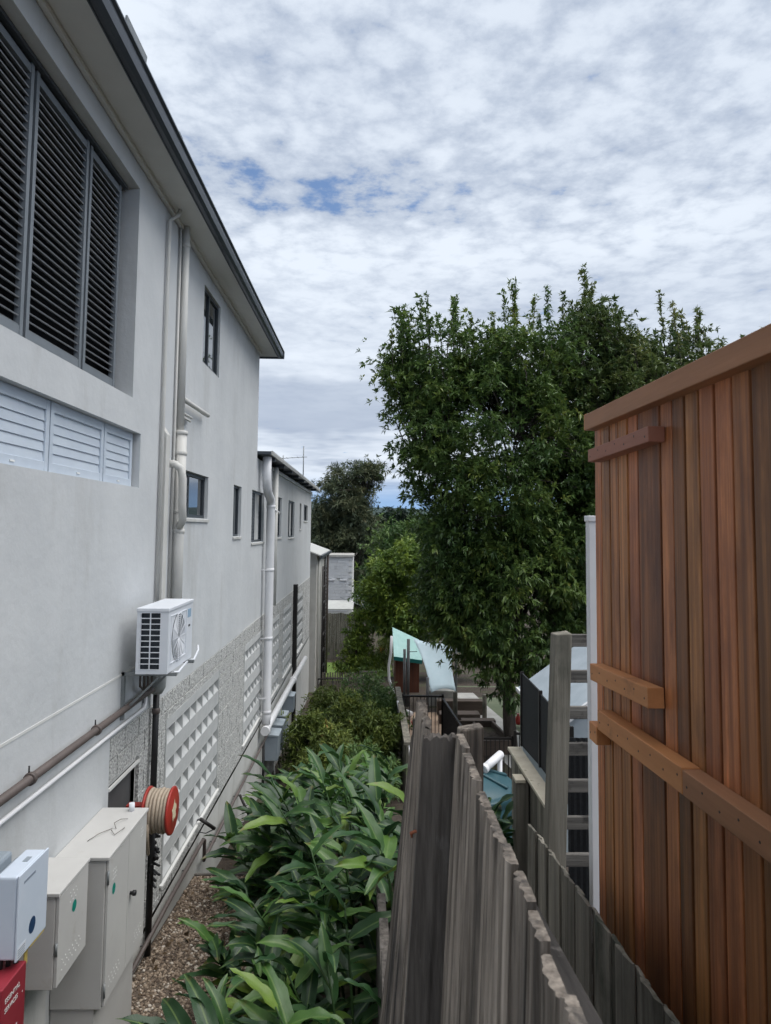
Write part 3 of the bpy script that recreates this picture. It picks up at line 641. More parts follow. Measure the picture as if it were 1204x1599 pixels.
# white PVC downpipe of the lower wing and the pipe that carries its water on
p = MB(); p.tube([(-2.14, 14.75, 1.47), (-2.14, 14.75, 1.0), (-2.14, 14.80, .86), (-2.14, 14.95, .74), (-2.14, 15.3, .64), (-2.14, 15.42, .58), (-2.14, 15.46, .46), (-2.14, 15.46, -3.95), (-2.14, 15.40, -4.15)], .092, 18)
for z in (.46, -.9, -2.35, -3.9): collar(p, -2.14, 15.46, z, .092, .07)
p.build('downpipe', 'pvc', bld)
for z in (-.9, -2.35, -3.6): MB().box(X0, -2.14, 15.35, 15.38, z-.012, z+.012).build('pipe_clip', 'pvc', bld)
p = MB(); p.tube([(-2.13, 15.30, -4.24), (-2.13, 15.8, -4.25), (-2.13, 20.6, -4.33), (-2.13, 24.6, -4.40)], .075, 14); p.lathe((-2.13, 15.22, -4.24), (0, 1, 0), [(.095, 0), (.10, .02), (.10, .14), (.085, .16)], 16); p.lathe((-2.13, 20.6, -4.33), (0, 1, 0), [(.085, 0), (.1, .02), (.1, .2), (.085, .22)], 16)
p.build('carrier_pipe', 'pvc', bld)
p = MB(); p.tube([(-2.22, 16.8, 1.42), (-2.22, 16.8, -1.8)], .06, 12); p.build('downpipe', 'pipe_paint', bld)
p = MB(); p.tube([(-2.2, 16.0, .45), (-2.2, 17.4, .36)], .03, 10); p.build('overflow_pipe', 'pvc', bld)
p = MB(); p.box(-2.30, -2.18, 21.9, 22.15, -6.6, -1.72); p.build('drain_pipe', 'black_metal', bld)

# ------------------------------------------------------------------ services on the wall
cd = MB(); cd.tube([(-2.24, -1, -1.685), (-2.24, 7.35, -1.685), (-2.22, 7.55, -1.68), (-2.20, 7.70, -1.66)], .030, 12)
cp = tag(cd.build('service_pipe', 'brown_pipe', None, loc=(-2.25, 6, -1.7)), 'dark brown pipe running level along the white wall below the air conditioner', 'pipe')
for y in (4.9, 6.05):
    MB().lathe((-2.24, y, -1.685), (0, 1, 0), [(.037, 0), (.044, .003), (.044, .03), (.037, .033)], 12).build('pipe_clamp', 'brown_pipe', cp)
    MB().tube([(-2.25, y+.015, -1.65), (-2.25, y+.015, -1.60)], .006, 6).build('clamp_bolt', 'black', cp)
tag(MB().tube([(-2.265, -1, -1.84), (-2.265, 7.40, -1.84), (-2.265, 7.45, -1.80), (-2.265, 7.46, -1.72)], .017, 10).build('conduit', 'pvc', None, loc=(-2.27, 6, -1.84)), 'thin white conduit running level just under the brown pipe', 'conduit')
dp = tag(MB().tube([(-2.235, 7.72, -1.62), (-2.235, 7.72, -2.4), (-2.235, 7.70, -4.40)], .034, 12).build('riser_pipe', 'black', None, loc=(-2.235, 7.7, -4.4)), 'black vertical riser pipe behind the red hose reel', 'pipe')
q = MB(); q.lathe((-2.235, 7.72, -1.97), (0, 0, 1), [(.035, 0), (.043, .01), (.043, .05), (.035, .06)], 12); q.build('pipe_collar', 'brown_pipe', dp)
q = MB()
for k in range(26):
    z = -2.95-.028*k+rnd.uniform(-.01, .01); a = rnd.uniform(-1.3, 1.3); r_ = rnd.uniform(.012, .03); l_ = rnd.uniform(.05, .14)
    q.tube([(-2.23, 7.70, z), (-2.23+l_*math.cos(a), 7.68-l_*abs(math.sin(a)), z+rnd.uniform(-.03, .03))], [r_, r_*.7], 7)
q.tube([(-2.20, 7.62, -2.9), (-2.19, 7.60, -3.3), (-2.2, 7.62, -3.65)], .022, 8)
q.build('valve_stack', 'black', dp)
# air conditioner
ac = thing('air_conditioner', (-2.0, 7.15, -1.36), 'white outdoor air conditioning unit bracketed to the rendered wall', 'air conditioner')
ax0, ax1, ay0, ay1, az0, az1 = -2.14, -1.85, 6.70, 7.60, -1.355, -.765
c = MB(); gx0, gx1, gz0, gz1 = ax0+.035, ax1-.075, az0+.04, az1-.03
# near side wall with a recess for the coil
def ring(mb, o, i, rev=False):
    for k in range(4): mb.quad(o[k], o[(k+1) % 4], i[(k+1) % 4], i[k])
o4 = [(ax0, ay0, az0), (ax1, ay0, az0), (ax1, ay0, az1), (ax0, ay0, az1)]; i4 = [(gx0, ay0, gz0), (gx1, ay0, gz0), (gx1, ay0, gz1), (gx0, ay0, gz1)]; d4 = [(p_[0], ay0+.03, p_[2]) for p_ in i4]
ring(c, o4, i4); ring(c, i4, d4)
c.quad((ax0, ay1, az0), (ax0, ay1, az1), (ax1, ay1, az1), (ax1, ay1, az0)); c.quad((ax0, ay0, az0), (ax0, ay0, az1), (ax0, ay1, az1), (ax0, ay1, az0))
c.quad((ax0, ay0, az0), (ax0, ay1, az0), (ax1, ay1, az0), (ax1, ay0, az0)); c.quad((ax0, ay0, az1), (ax1, ay0, az1), (ax1, ay1, az1), (ax0, ay1, az1))
# front with a round opening
fc = (ay0+.36, (az0+az1)/2-.005); fr_ = .235; n = 40
cir = [(fc[0]+fr_*math.cos(2*math.pi*k/n), fc[1]+fr_*math.sin(2*math.pi*k/n)) for k in range(n)]
def onrect(t):
    cx_, cz_ = math.cos(t), math.sin(t); s1 = ((ay1-fc[0]) if cx_ > 0 else (fc[0]-ay0))/max(1e-6, abs(cx_)); s2 = ((az1-fc[1]) if cz_ > 0 else (fc[1]-az0))/max(1e-6, abs(cz_)); s_ = min(s1, s2)
    return (fc[0]+cx_*s_, fc[1]+cz_*s_)
angs = sorted([2*math.pi*k/n for k in range(n)] + [math.atan2(z_-fc[1], y_-fc[0]) % (2*math.pi) for y_ in (ay0, ay1) for z_ in (az0, az1)])
for k in range(len(angs)):
    t1, t2 = angs[k], angs[(k+1) % len(angs)]
    A = onrect(t1); B = onrect(t2); C_ = (fc[0]+fr_*math.cos(t2), fc[1]+fr_*math.sin(t2)); D_ = (fc[0]+fr_*math.cos(t1), fc[1]+fr_*math.sin(t1))
    c.quad((ax1, *A), (ax1, *B), (ax1, *C_), (ax1, *D_)); c.quad((ax1, *D_), (ax1, *C_), (ax1-.06, *C_), (ax1-.06, *D_))
c.build('case', 'ac_white', ac)
MB().box(ax0-.006, ax1+.008, ay0-.008, ay1+.006, az1-.022, az1+.012).build('top_cover', 'ac_white', ac, .006)
MB().box(gx0, gx1, ay0+.028, ay0+.034, gz0, gz1).build('coil', 'ac_dark', ac)
gr = MB(); gr.box(gx0-.003, gx0+.004, ay0-.004, ay0+.004, gz0, gz1); mid = (gx0+gx1)/2; gr.box(mid-.005, mid+.005, ay0-.004, ay0+.004, gz0, gz1); gb = gr.build('side_grille', 'ac_white', ac)
for k in range(11):
    z_ = gz0+(gz1-gz0)*k/10; MB().box(gx0, gx1, ay0-.003, ay0+.005, z_-.004, z_+.004).build('grille_bar', 'ac_white', gb)
MB().lathe((ax1-.07, *fc), (1, 0, 0), [(fr_, 0), (fr_, .01)], 32).build('fan_cavity', 'ac_dark', ac)
fan = MB(); fan.lathe((ax1-.05, *fc), (1, 0, 0), [(.05, 0), (.05, .03), (.03, .035)], 16)
for k in range(3):
    t = 2*math.pi*k/3; pts = []
    for (rr, dt, dx) in ((.05, -.3, 0), (.2, -.1, 0), (.21, .7, .025), (.05, .5, .02)): pts.append((ax1-.045+dx, fc[0]+rr*math.cos(t+dt), fc[1]+rr*math.sin(t+dt)))
    fan.poly(pts)
fan.build('fan', 'ac_grey', ac)
fg = MB()
for k in range(1, 12):
    rr = fr_*k/11.5; fg.tube([(ax1+.006, fc[0]+rr*math.cos(2*math.pi*i/28), fc[1]+rr*math.sin(2*math.pi*i/28)) for i in range(28)], .0035, 4, closed=True)
for k in range(14):
    t = 2*math.pi*k/14; fg.tube([(ax1+.008, fc[0]+.02*math.cos(t), fc[1]+.02*math.sin(t)), (ax1+.008, fc[0]+fr_*1.02*math.cos(t), fc[1]+fr_*1.02*math.sin(t))], .003, 4)
fg.build('fan_guard', 'ac_white', ac)
rr_ = MB(); rr_.box(ax1-.001, ax1+.006, ay0+.08, ay0+.64, az0+.075, az0+.082); rr_.box(ax1-.001, ax1+.006, ay0+.08, ay0+.64, az1-.075, az1-.068); rr_.box(ax1-.001, ax1+.006, ay0+.08, ay0+.087, az0+.083, az1-.076); rr_.box(ax1-.001, ax1+.006, ay0+.633, ay0+.64, az0+.083, az1-.076)
rr_.build('front_moulding', 'ac_white', ac)
MB().box(ax1, ax1+.002, ay0+.70, ay0+.83, az1-.16, az1-.075).build('rating_sticker', 'ac_blue', ac)
MB().box(ax1, ax1+.003, ay0+.74, ay0+.80, az1-.255, az1-.235).build('maker_badge', 'black', ac)
for y in (6.82, 7.47):
    b = MB(); b.box(X0, -1.79, y-.018, y+.018, -1.392, -1.362); b.box(X0, X0+.03, y-.018, y+.018, -1.80, -1.362); b.beam((-2.27, y, -1.72), (-1.95, y, -1.40), .02, .02)
    b.build('bracket', 'galv', ac)
b = MB(); b.tube([(-1.83, 6.84, -1.365), (-1.81, 6.95, -1.385), (-1.81, 7.0, -1.375), (-1.83, 7.35, -1.36)], .012, 8); b.tube([(-1.83, 7.49, -1.365), (-1.82, 7.58, -1.385), (-1.84, 7.85, -1.33), (-1.86, 7.92, -1.29)], .012, 8); b.build('mounting_foot', 'ac_white', ac)
p = MB(); p.lathe((-2.20, 7.62, -1.62), (0, 0, 1), [(.05, -.12), (.085, -.06), (.09, .05), (.05, .14)], 14); p.build('pipe_cover', 'ac_grey', ac)
for k in range(4): MB().tube([(-2.2+.02*k, 7.05+.05*k, -1.36), (-2.21+.02*k, 7.08+.06*k, -1.55), (-2.23, 7.3, -1.64), (-2.23, 7.6, -1.66)], .011, 7).build('line_pipe', 'brown_pipe', ac)

# fire hose reel
hr = thing('hose_reel', (-2.0, 7.12, -2.95), 'red fire hose reel wound with tan hose on the white wall', 'hose reel')
cy_, cz_ = 7.11, -2.73
MB().lathe((-1.885, cy_, cz_), (1, 0, 0), [(.03, 0), (.212, 0), (.219, .005), (.219, .02), (.206, .026), (.10, .022), (.08, .034), (.02, .034)], 40).build('front_disc', 'red_reel', hr)
MB().lathe((-2.115, cy_, cz_), (1, 0, 0), [(.03, 0), (.212, 0), (.219, .005), (.219, .02), (.206, .024), (.02, .024)], 40).build('rear_disc', 'red_reel', hr)
MB().lathe((-2.09, cy_, cz_), (1, 0, 0), [(.15, 0), (.15, .205)], 24).build('drum', 'red_reel', hr)
for k in range(6):
    x = -2.073+.034*k
    MB().tube([(x+.002*math.sin(i), cy_+(.186+.006*math.sin(k*2+i*.3))*math.cos(2*math.pi*i/32), cz_+(.186+.006*math.sin(k*2+i*.3))*math.sin(2*math.pi*i/32)) for i in range(32)], .0175, 8, closed=True).build('hose_coil', 'hose', hr)
MB().tube([(-2.05, cy_-.19, cz_-.05), (-2.05, cy_-.17, cz_-.2), (-2.06, cy_-.10, cz_-.36), (-2.12, cy_+.1, cz_-.45)], .0165, 8).build('hose_end', 'hose', hr)
lab = MB(); pts = []
for i in range(22):
    t = 2*math.pi*i/22; rr = .085+.018*math.sin(5*t)+.012*math.sin(9*t+1); pts.append((-1.8505, cy_+rr*.8*math.cos(t), cz_+rr*math.sin(t)))
lab.poly(pts); lab.build('instruction_label', 'cream_label', hr)
MB().box(X0, -2.10, cy_-.05, cy_+.05, cz_-.06, cz_+.06).build('wall_bracket', 'red_reel', hr)
MB().tube([(-2.235, 7.70, cz_), (-2.15, 7.5, cz_), (-2.12, cy_+.05, cz_)], .022, 8).build('supply_pipe', 'black', hr)

# the metal service cabinets at the near end
def vents(parent, x, y, z, rows, cols, dy, dz, sl=.012):
    for r_ in range(rows):
        for k in range(cols):
            yy = y+k*dy+(r_ % 2)*dy*.4; MB().box(x, x+.0015, yy, yy+sl, z+r_*dz, z+r_*dz+.007).build('vent_slot', 'white_print', parent)
def oval(parent, x, y, z, ry, rz_, m, name, n=24):
    MB().poly([(x, y+ry*math.cos(2*math.pi*k/n), z+rz_*math.sin(2*math.pi*k/n)) for k in range(n)]).build(name, m, parent)
cb = thing('electrical_cabinet', (-2.1, 5.95, -3.5), 'large beige steel switchboard cabinet with cut wires lying on top', 'cabinet')
MB().box(X0+.004, -1.925, 5.50, 6.42, -3.53, -2.475).build('body', 'cabinet', cb, .006)
MB().box(X0+.002, -1.895, 5.485, 6.435, -2.473, -2.445).build('lid', 'cabinet', cb, .006)
dr = MB().box(-1.923, -1.903, 5.51, 5.955, -3.51, -2.485).build('door', 'cabinet', cb, .003)
d2 = MB().box(-1.923, -1.903, 5.961, 6.41, -3.51, -2.485).build('door', 'cabinet', cb, .003)
MB().lathe((-1.903, 6.02, -2.96), (1, 0, 0), [(.014, 0), (.014, .02), (.022, .022), (.022, .045), (.012, .05)], 12).build('handle', 'black', dr)
for z in (-2.6, -3.4): MB().tube([(-1.905, 5.505, z-.05), (-1.905, 5.505, z+.05)], .009, 8).build('hinge', 'galv', dr)
vents(dr, -1.9029, 5.60, -2.66, 3, 3, .03, .03); vents(dr, -1.9029, 5.58, -3.42, 3, 5, .05, .035); vents(d2, -1.9029, 6.15, -3.42, 3, 4, .05, .035); vents(d2, -1.9029, 6.26, -2.62, 3, 2, .03, .03)
oval(cb, -1.9022, 5.63, -2.735, .034, .04, 'logo_green', 'maker_mark')
MB().tube([(-2.02, 6.36, -2.445), (-2.02, 6.36, -2.38)], .024, 12).build('cable_gland', 'ac_white', cb)
MB().box(X0+.004, -1.98, 5.52, 6.40, -4.2, -3.532).build('stand', 'cabinet', cb)
for k, pts in enumerate(([(-2.16, 5.75, -2.44), (-2.11, 5.85, -2.425), (-2.05, 5.98, -2.437)], [(-2.02, 5.98, -2.44), (-2.05, 6.02, -2.41), (-2.03, 6.12, -2.42), (-1.99, 6.17, -2.437)], [(-1.96, 6.0, -2.44), (-1.95, 5.92, -2.42), (-1.99, 5.86, -2.437), (-2.04, 5.93, -2.43)])):
    tag(MB().tube(pts, .003, 6).build('cut_wire', 'wire_grey', None, loc=pts[0]), ['short straight offcut of grey wire on the large cabinet nearest the wall', 'bent offcut of grey wire in the middle of the large cabinet top', 'curled offcut of grey wire near the front edge of the large cabinet top'][k], 'wire', 'wire offcuts on the cabinet')
cm = thing('electrical_cabinet', (-2.15, 5.1, -3.0), 'smaller beige wall cabinet with green round sticker beside the large cabinet', 'cabinet')
MB().box(X0+.004, -2.025, 4.88, 5.37, -3.01, -2.425).build('body', 'cabinet', cm, .005)
MB().box(X0+.002, -1.995, 4.865, 5.385, -2.423, -2.398).build('lid', 'cabinet', cm, .005)
dr = MB().box(-2.022, -2.0, 4.885, 5.365, -3.0, -2.43).build('door', 'cabinet', cm, .003)
vents(dr, -1.9993, 5.05, -2.55, 3, 3, .045, .03); vents(dr, -1.9993, 4.95, -2.93, 3, 6, .055, .032)
oval(cm, -1.9985, 5.13, -2.605, .036, .038, 'logo_green', 'maker_mark')
MB().tube([(-2.01, 4.882, -2.8), (-2.01, 4.882, -2.72)], .009, 8).build('hinge', 'galv', dr)
MB().box(X0+.002, -2.24, 4.95, 5.30, -4.3, -3.012).build('cable_duct', 'plinth', cm)
wb = thing('inverter_box', (-2.05, 4.4, -2.45), 'bluish white inverter box with a navy oval mark', 'inverter')
MB().box(-2.09, -1.965, 4.21, 4.57, -2.44, -1.985).build('body', 'box_white', wb, .012)
MB().box(-1.963, -1.95, 4.205, 4.575, -2.448, -1.978).build('front_cover', 'box_white', wb, .005)
MB().box(-2.13, -2.092, 4.24, 4.54, -2.40, -2.02).build('heat_sink', 'box_grey', wb, .006)
MB().box(X0, -2.132, 4.30, 4.50, -2.42, -1.96).build('mounting_plate', 'box_grey', wb, .02)
oval(wb, -1.9492, 4.385, -2.335, .042, .046, 'logo_navy', 'maker_mark')
MB().box(-1.9495, -1.9485, 4.21, 4.31, -2.44, -2.375).build('rating_label', 'ac_white', wb)
for k in range(4): MB().box(-1.9484, -1.9480, 4.218, 4.30, -2.432+.013*k, -2.427+.013*k).build('print_line', 'grey_print', wb)
MB().box(-1.9495, -1.9485, 4.26, 4.40, -2.045, -2.032).build('print_line', 'grey_print', wb)
MB().box(-1.99, -1.955, 4.38, 4.56, -2.463, -2.450).build('cable_tray', 'yellow_tag', wb)
MB().box(-1.985, -1.98, 4.37, 4.41, -2.56, -2.464).build('warning_tag', 'yellow_tag', wb)
MB().box(-2.03, -2.0, 4.40, 4.46, -1.9845, -1.982).build('top_label', 'box_grey', wb)
for k in range(3): MB().tube([(-2.06+.03*k, 4.26+.03*k, -2.44), (-2.06+.03*k, 4.25+.03*k, -2.52)], .014, 8).build('cable', 'black', wb)
rb = thing('cable_box', (-2.05, 4.2, -3.1), 'dark red metal services box under the white inverter', 'services box')
MB().box(X0+.004, -1.95, 4.06, 4.335, -3.1, -2.505).build('body', 'red_box', rb, .006)
text_mesh('ESSENTIAL', .036, 'white_print', rb, (-1.949, 4.095, -2.60), (0, 1, 0), (0, 0, 1))
text_mesh('SERVICES', .036, 'white_print', rb, (-1.949, 4.095, -2.65), (0, 1, 0), (0, 0, 1))
MB().box(-1.9495, -1.949, 4.29, 4.30, -2.655, -2.648).build('lock', 'white_print', rb)
for k in range(7): MB().box(-1.9495, -1.949, 4.125+.018*k, 4.137+.018*k, -2.80, -2.785).build('print_mark', 'white_print', rb)

# level rail pipes along the plinth with short outriggers
hd = thing('wall_rail', (-2.2, 12, -4.6), 'grey tubular rail stepping down along the base of the white wall', 'handrail')
MB().tube([(-2.20, 7.0, -4.20), (-2.20, 8.4, -4.19), (-2.20, 10.0, -4.22), (-2.19, 10.03, -4.24), (-2.19, 10.03, -4.50), (-2.20, 10.06, -4.52), (-2.20, 15.2, -4.55), (-2.20, 16.5, -4.56)], .024, 10).build('rail', 'brown_pipe', hd)
for y, z in ((7.6, -4.2), (9.2, -4.2), (10.8, -4.53), (12.6, -4.54), (14.6, -4.55)): MB().tube([(X0+.02, y, z-.06), (-2.20, y, z-.05), (-2.20, y, z)], .009, 6).build('bracket', 'post_grey', hd)
for k, (a, b) in enumerate((((-2.24, 9.95, -3.93), (-2.06, 10.05, -4.10)), ((-2.24, 13.0, -4.72), (-2.03, 12.95, -5.12)))):
    q = thing('grab_bar', a, ['short dark grab bar sticking out above the upper rail by the step', 'short dark grab bar sticking out below the long rail further down'][k], 'grab bar')
    MB().tube([a, b], .024, 8).build('bar', 'black_metal', q); MB().tube([(X0+.02, a[1], a[2]-.02), a], .012, 6).build('stub', 'post_grey', q); MB().tube([(X0+.02, b[1], b[2]-.04), ((X0+b[0])/2, b[1], b[2]-.06), b], .008, 6).build('bracket', 'post_grey', q)
tag(MB().box(-2.27, -1.35, 9.82, 9.87, -5.0, -4.59).build('garden_edging', 'grey_rail', None, .008, loc=(-1.8, 9.85, -4.8)), 'grey timber edging board where the gravel steps down', 'edging')
# row of grey meter boxes low on the wall further down
for k, (y0, y1, z0, z1) in enumerate(((16.2, 16.75, -5.15, -4.62), (16.95, 17.5, -5.15, -4.60), (17.7, 18.2, -5.1, -4.58), (19.4, 19.9, -4.9, -4.5))):
    q = thing('meter_box', (-2.15, (y0+y1)/2, z0), ['grey meter box on the plinth nearest the white downpipe', 'second grey meter box on the plinth after the white downpipe', 'third grey meter box on the plinth after the white downpipe', 'smallest grey meter box furthest along the plinth, under the black conduit'][k], 'meter box', 'meter boxes along the plinth')
    MB().box(X0+.02, -1.98, y0, y1, z0, z1).build('body', 'box_grey', q, .006); MB().hexa([(X0+.02, y0-.02, z1), (-1.96, y0-.02, z1), (-1.96, y1+.02, z1), (X0+.02, y1+.02, z1), (X0+.02, y0-.02, z1+.05), (-1.96, y0-.02, z1+.02), (-1.96, y1+.02, z1+.02), (X0+.02, y1+.02, z1+.05)]).build('lid', 'shed_grey', q)
    if k < 3: MB().tube([(-2.1, (y0+y1)/2, z0), (-2.08, (y0+y1)/2, z0-.3), (-2.05, (y0+y1)/2+.1, z0-.7)], .02, 8).build('cable', 'ac_grey', q)
q = tag(MB().tube([(-2.22, 15.7, -4.6), (-2.22, 15.7, -5.9)], .03, 8).build('drain_pipe', 'black', None, loc=(-2.22, 15.7, -5.9)), 'thin black drain pipe on the plinth below the white downpipe', 'pipe')
q = tag(MB().tube([(-2.2, 20.9, -4.5), (-2.2, 19.7, -4.6), (-2.2, 19.65, -4.9), (-2.18, 19.6, -5.0)], .05, 8).build('conduit', 'black', None, loc=(-2.2, 20, -5)), 'black bent conduit dropping into the furthest grey meter box', 'conduit')

# ------------------------------------------------------------------ old paling fence beside the camera
def paling(name, parent, x, y0, y1, zt, zb, th, m, lean=0.0, face=-1, jag=.012, nb=13, top_mat='end_grain', rows=4, seed=0, dzt=0.0):
    """weathered paling in the plane x: grooved face towards -x, ragged top; lean = sideways shift per metre down"""
    q = random.Random(seed*31+5); V = []; F = []
    ys = [y0+(y1-y0)*i/nb for i in range(nb+1)]
    groove = [q.uniform(-.006, .004) for _ in ys]; groove[0] -= .006; groove[-1] -= .006
    tops = [zt+dzt*(i/nb)+q.uniform(-jag, jag*.6) - (jag if i in (0, nb) else 0) for i in range(nb+1)]
    topb = [t+q.uniform(-jag*.7, jag*.7) for t in tops]
    zs = [None]+[zt-.05-(zt-.05-zb)*(k/(rows-1)) for k in range(rows)]
    for s_ in (0, 1):                       # 0 = face (-x), 1 = back
        for k, z in enumerate(zs):
            for i, y in enumerate(ys):
                zz = (tops[i] if s_ == 0 else topb[i]) if z is None else z
                xx = x+(-groove[i]+q.uniform(-.0012, .0012) if s_ == 0 else th) - lean*(zt-zz)
                V.append((xx, y+q.uniform(-.001, .001), zz))
    n = nb+1; R_n = len(zs)
    for s_ in (0, 1):
        o = s_*n*R_n
        for k in range(R_n-1):
            for i in range(nb):
                a, b, c, d = o+k*n+i, o+k*n+i+1, o+(k+1)*n+i+1, o+(k+1)*n+i
                F.append((a, d, c, b) if s_ == 0 else (a, b, c, d))
    o = n*R_n
    for k in range(R_n-1):
        F.append((k*n, o+k*n, o+(k+1)*n, (k+1)*n)); F.append((k*n+nb, (k+1)*n+nb, o+(k+1)*n+nb, o+k*n+nb))
    ft = len(F)
    # the top is a ragged ridge of its own
    mid = len(V)
    for i, y in enumerate(ys): V.append((x+th*.5+q.uniform(-.002, .002), y, max(tops[i], topb[i])+q.uniform(0, jag*.5)))
    for i in range(nb):
        F.append((i, i+1, mid+i+1, mid+i)); F.append((mid+i, mid+i+1, o+i+1, o+i))
    mb = MB(); mb.v = V; mb.f = F
    ob = mb.build(name, m, parent)
    ob.data.materials.append(MATS[top_mat])
    for k in range(ft, len(F)): ob.data.polygons[k].material_index = 1
    return ob
nf = thing('paling_fence', (.27, 1.6, -2.1), 'weathered grey paling fence with ragged mossy tops right in front', 'fence')
y = .52; k = 0
while y < 2.10:
    w_ = rnd.choice((.095, .10, .105, .12)); y1 = y+w_ if y+w_ < 2.10 else 2.192
    z = float(np.interp(y, [.5, 1.0, 2.15], [-.672, -.652, -.612]))+rnd.choice((0, .004, -.004, -.018, .006, -.008))
    paling('paling', nf, .272+rnd.uniform(-.007, .007), y, y1-.009, z, -2.3, .021, 'old_timber', lean=.008+.044*(y/2.1)**1.5, seed=k, jag=.0014)
    y = y1; k += 1
# the wide board that closes the near run, facing the camera
wbd = MB(); q = random.Random(3); nb = 12; rows = [(-.625, 0), (-.70, 0), (-1.1, 0), (-1.6, 0), (-2.3, 0)]
xs0, xs1 = .172, .288; gro = [q.uniform(-.0015, .0015) for _ in range(nb+1)]
for s_ in (0, 1):
    for r_, (z, _) in enumerate(rows):
        for i in range(nb+1):
            zz = z+(q.uniform(-.014, .006) if r_ == 0 else 0); x = xs0+(xs1-xs0)*i/nb-.05*(-.62-zz)-.012*(-.62-zz)*(1-i/nb)
            wbd.v.append((x, 2.19+(gro[i] if s_ == 0 else .035), zz))
n = nb+1
for s_ in (0, 1):
    o = s_*n*len(rows)
    for r_ in range(len(rows)-1):
        for i in range(nb):
            a = o+r_*n+i; f = (a, a+n, a+n+1, a+1); wbd.f.append(f if s_ == 0 else f[::-1])
o = n*len(rows)
for i in range(nb): wbd.f.append((i, i+1, o+i+1, o+i))
for r_ in range(len(rows)-1): wbd.f.append((r_*n, o+r_*n, o+(r_+1)*n, (r_+1)*n)); wbd.f.append((r_*n+nb, (r_+1)*n+nb, o+(r_+1)*n+nb, o+r_*n+nb))
wbd.build('end_board', 'old_dark', nf)
y = 2.235; k = 40
for (wd, zt) in ((.085, -.600), (.085, -.575), (.09, -.590), (.085, -.66), (.09, -.72), (.09, -.77)):
    paling('paling', nf, .172-.004*(k % 2), y, y+wd-.004, zt, -2.4, .026, 'old_timber', lean=.062+.055*(y-2.2)/.6, seed=k, jag=.010); y += wd; k += 1
MB().beam((.355, .3, -.715), (.362, 2.95, -1.0), .055, .05).build('rail', 'old_dark_rail', nf, .004)
MB().beam((.355, .3, -1.75), (.355, 2.9, -1.95), .045, .085).build('rail', 'old_dark', nf, .004)
ps = MB(); ps.hexa([(.36, 2.90, -2.6), (.46, 2.90, -2.6), (.46, 3.0, -2.6), (.36, 3.0, -2.6), (.372, 2.90, -.80), (.468, 2.90, -.785), (.468, 3.0, -.795), (.372, 3.0, -.81)]); ps.build('post', 'old_timber', nf, .008)
tag(MB().tube([(.140, 2.23, -.935), (.138, 2.23, -.922), (.150, 2.225, -.914), (.163, 2.22, -.918)], [.003, .006, .005, .002], 7).build('bracket_fungus', 'fungus', None, loc=(.15, 2.07, -.87)), 'small orange fungus curl on the left edge of the old paling fence', 'fungus')

# lower lapped paling fence to the right
lf = thing('paling_fence', (.97, 3.2, -2.6), 'low greenish grey lapped paling fence below the red timber screen', 'fence')
y = 1.55; k = 0
while y < 4.25:
    wd = .125; zt = float(np.interp(y, [1.5, 2.3, 3.1, 4.2], [-1.46, -1.525, -1.605, -1.72]))
    pr = k % 2
    paling('paling', lf, .955+(.0 if pr else .0185), y-(.028 if pr else 0), y+wd+(.028 if pr else 0), zt+(.012 if pr else -.008), -3.1, .017, 'grey_timber', seed=100+k, jag=.005, nb=5, top_mat='grey_timber', dzt=-.024 if pr else -.01); y += wd; k += 1
MB().beam((1.015, 1.5, -1.75), (1.015, 4.3, -1.98), .04, .07).build('rail', 'grey_rail', lf); MB().beam((1.015, 1.5, -2.5), (1.015, 4.3, -2.6), .04, .07).build('rail', 'grey_rail', lf)

# ------------------------------------------------------------------ red timber privacy screen
sc_ = thing('timber_screen', (1.17, 2.4, -2.3), 'tall red brown timber privacy screen of vertical boards', 'screen')
bnd = [3.609, 3.499, 3.375, 3.256, 3.138, 3.016, 2.783, 2.666, 2.559, 2.448, 2.335, 2.219, 2.106, 1.985, 1.87, 1.765, 1.65, 1.54, 1.43, 1.32, 1.21, 1.10, .99, .88, .77, .66, .55]
for i, (b, a) in enumerate(zip(bnd, bnd[1:])):
    pr = (0, .002, .001, .003, .0, .002, .0, .003, .001, .002)[i % 10]
    bo = MB(); bo.box(1.15-pr, 1.172, a+.007, b-.007, -2.35, .52); bo.build('board', 'cedar', sc_, .003)
MB().box(1.190, 1.20, .55, 3.60, -2.35, .50).build('backing', 'black', sc_)  # black sheet behind the boards, paints the shade seen in their gaps
cp_ = MB(); cp_.beam((1.135, 3.585, .553), (1.135, .5, .519), .085, .082); cp_.build('cap_rail', 'cedar_cap', sc_, .004)
MB().box(1.10, 1.17, 3.588, 3.618, .52, .60).build('cap_end', 'cedar_pale', sc_, .003)
def batten(ya, za, yb, zb, h, m='cedar_pale', x=1.08, th=.066):
    o = MB().beam((x+th/2, ya, za), (x+th/2, yb, zb), th, h).build('batten', m, sc_, .003)
    n_ = max(1, int(abs(yb-ya)/.115))
    for k in range(n_+1):
        t = (k+.3)/(n_+.6); yy = ya+(yb-ya)*t; zz = za+(zb-za)*t+(.012 if k % 2 else -.006)
        MB().lathe((x-.001, yy, zz), (1, 0, 0), [(.0045, 0), (.0045, .004)], 8).build('screw_head', 'black', o)
batten(3.49, .372, 2.725, .381, .062, 'cedar_red')
batten(3.49, -.680, 2.77, -.640, .078)
batten(3.385, -.881, 2.478, -.851, .09)
batten(2.474, -.853, .6, -.80, .086, 'cedar_cap')
batten(3.51, -.962, 3.40, -.962, .085)
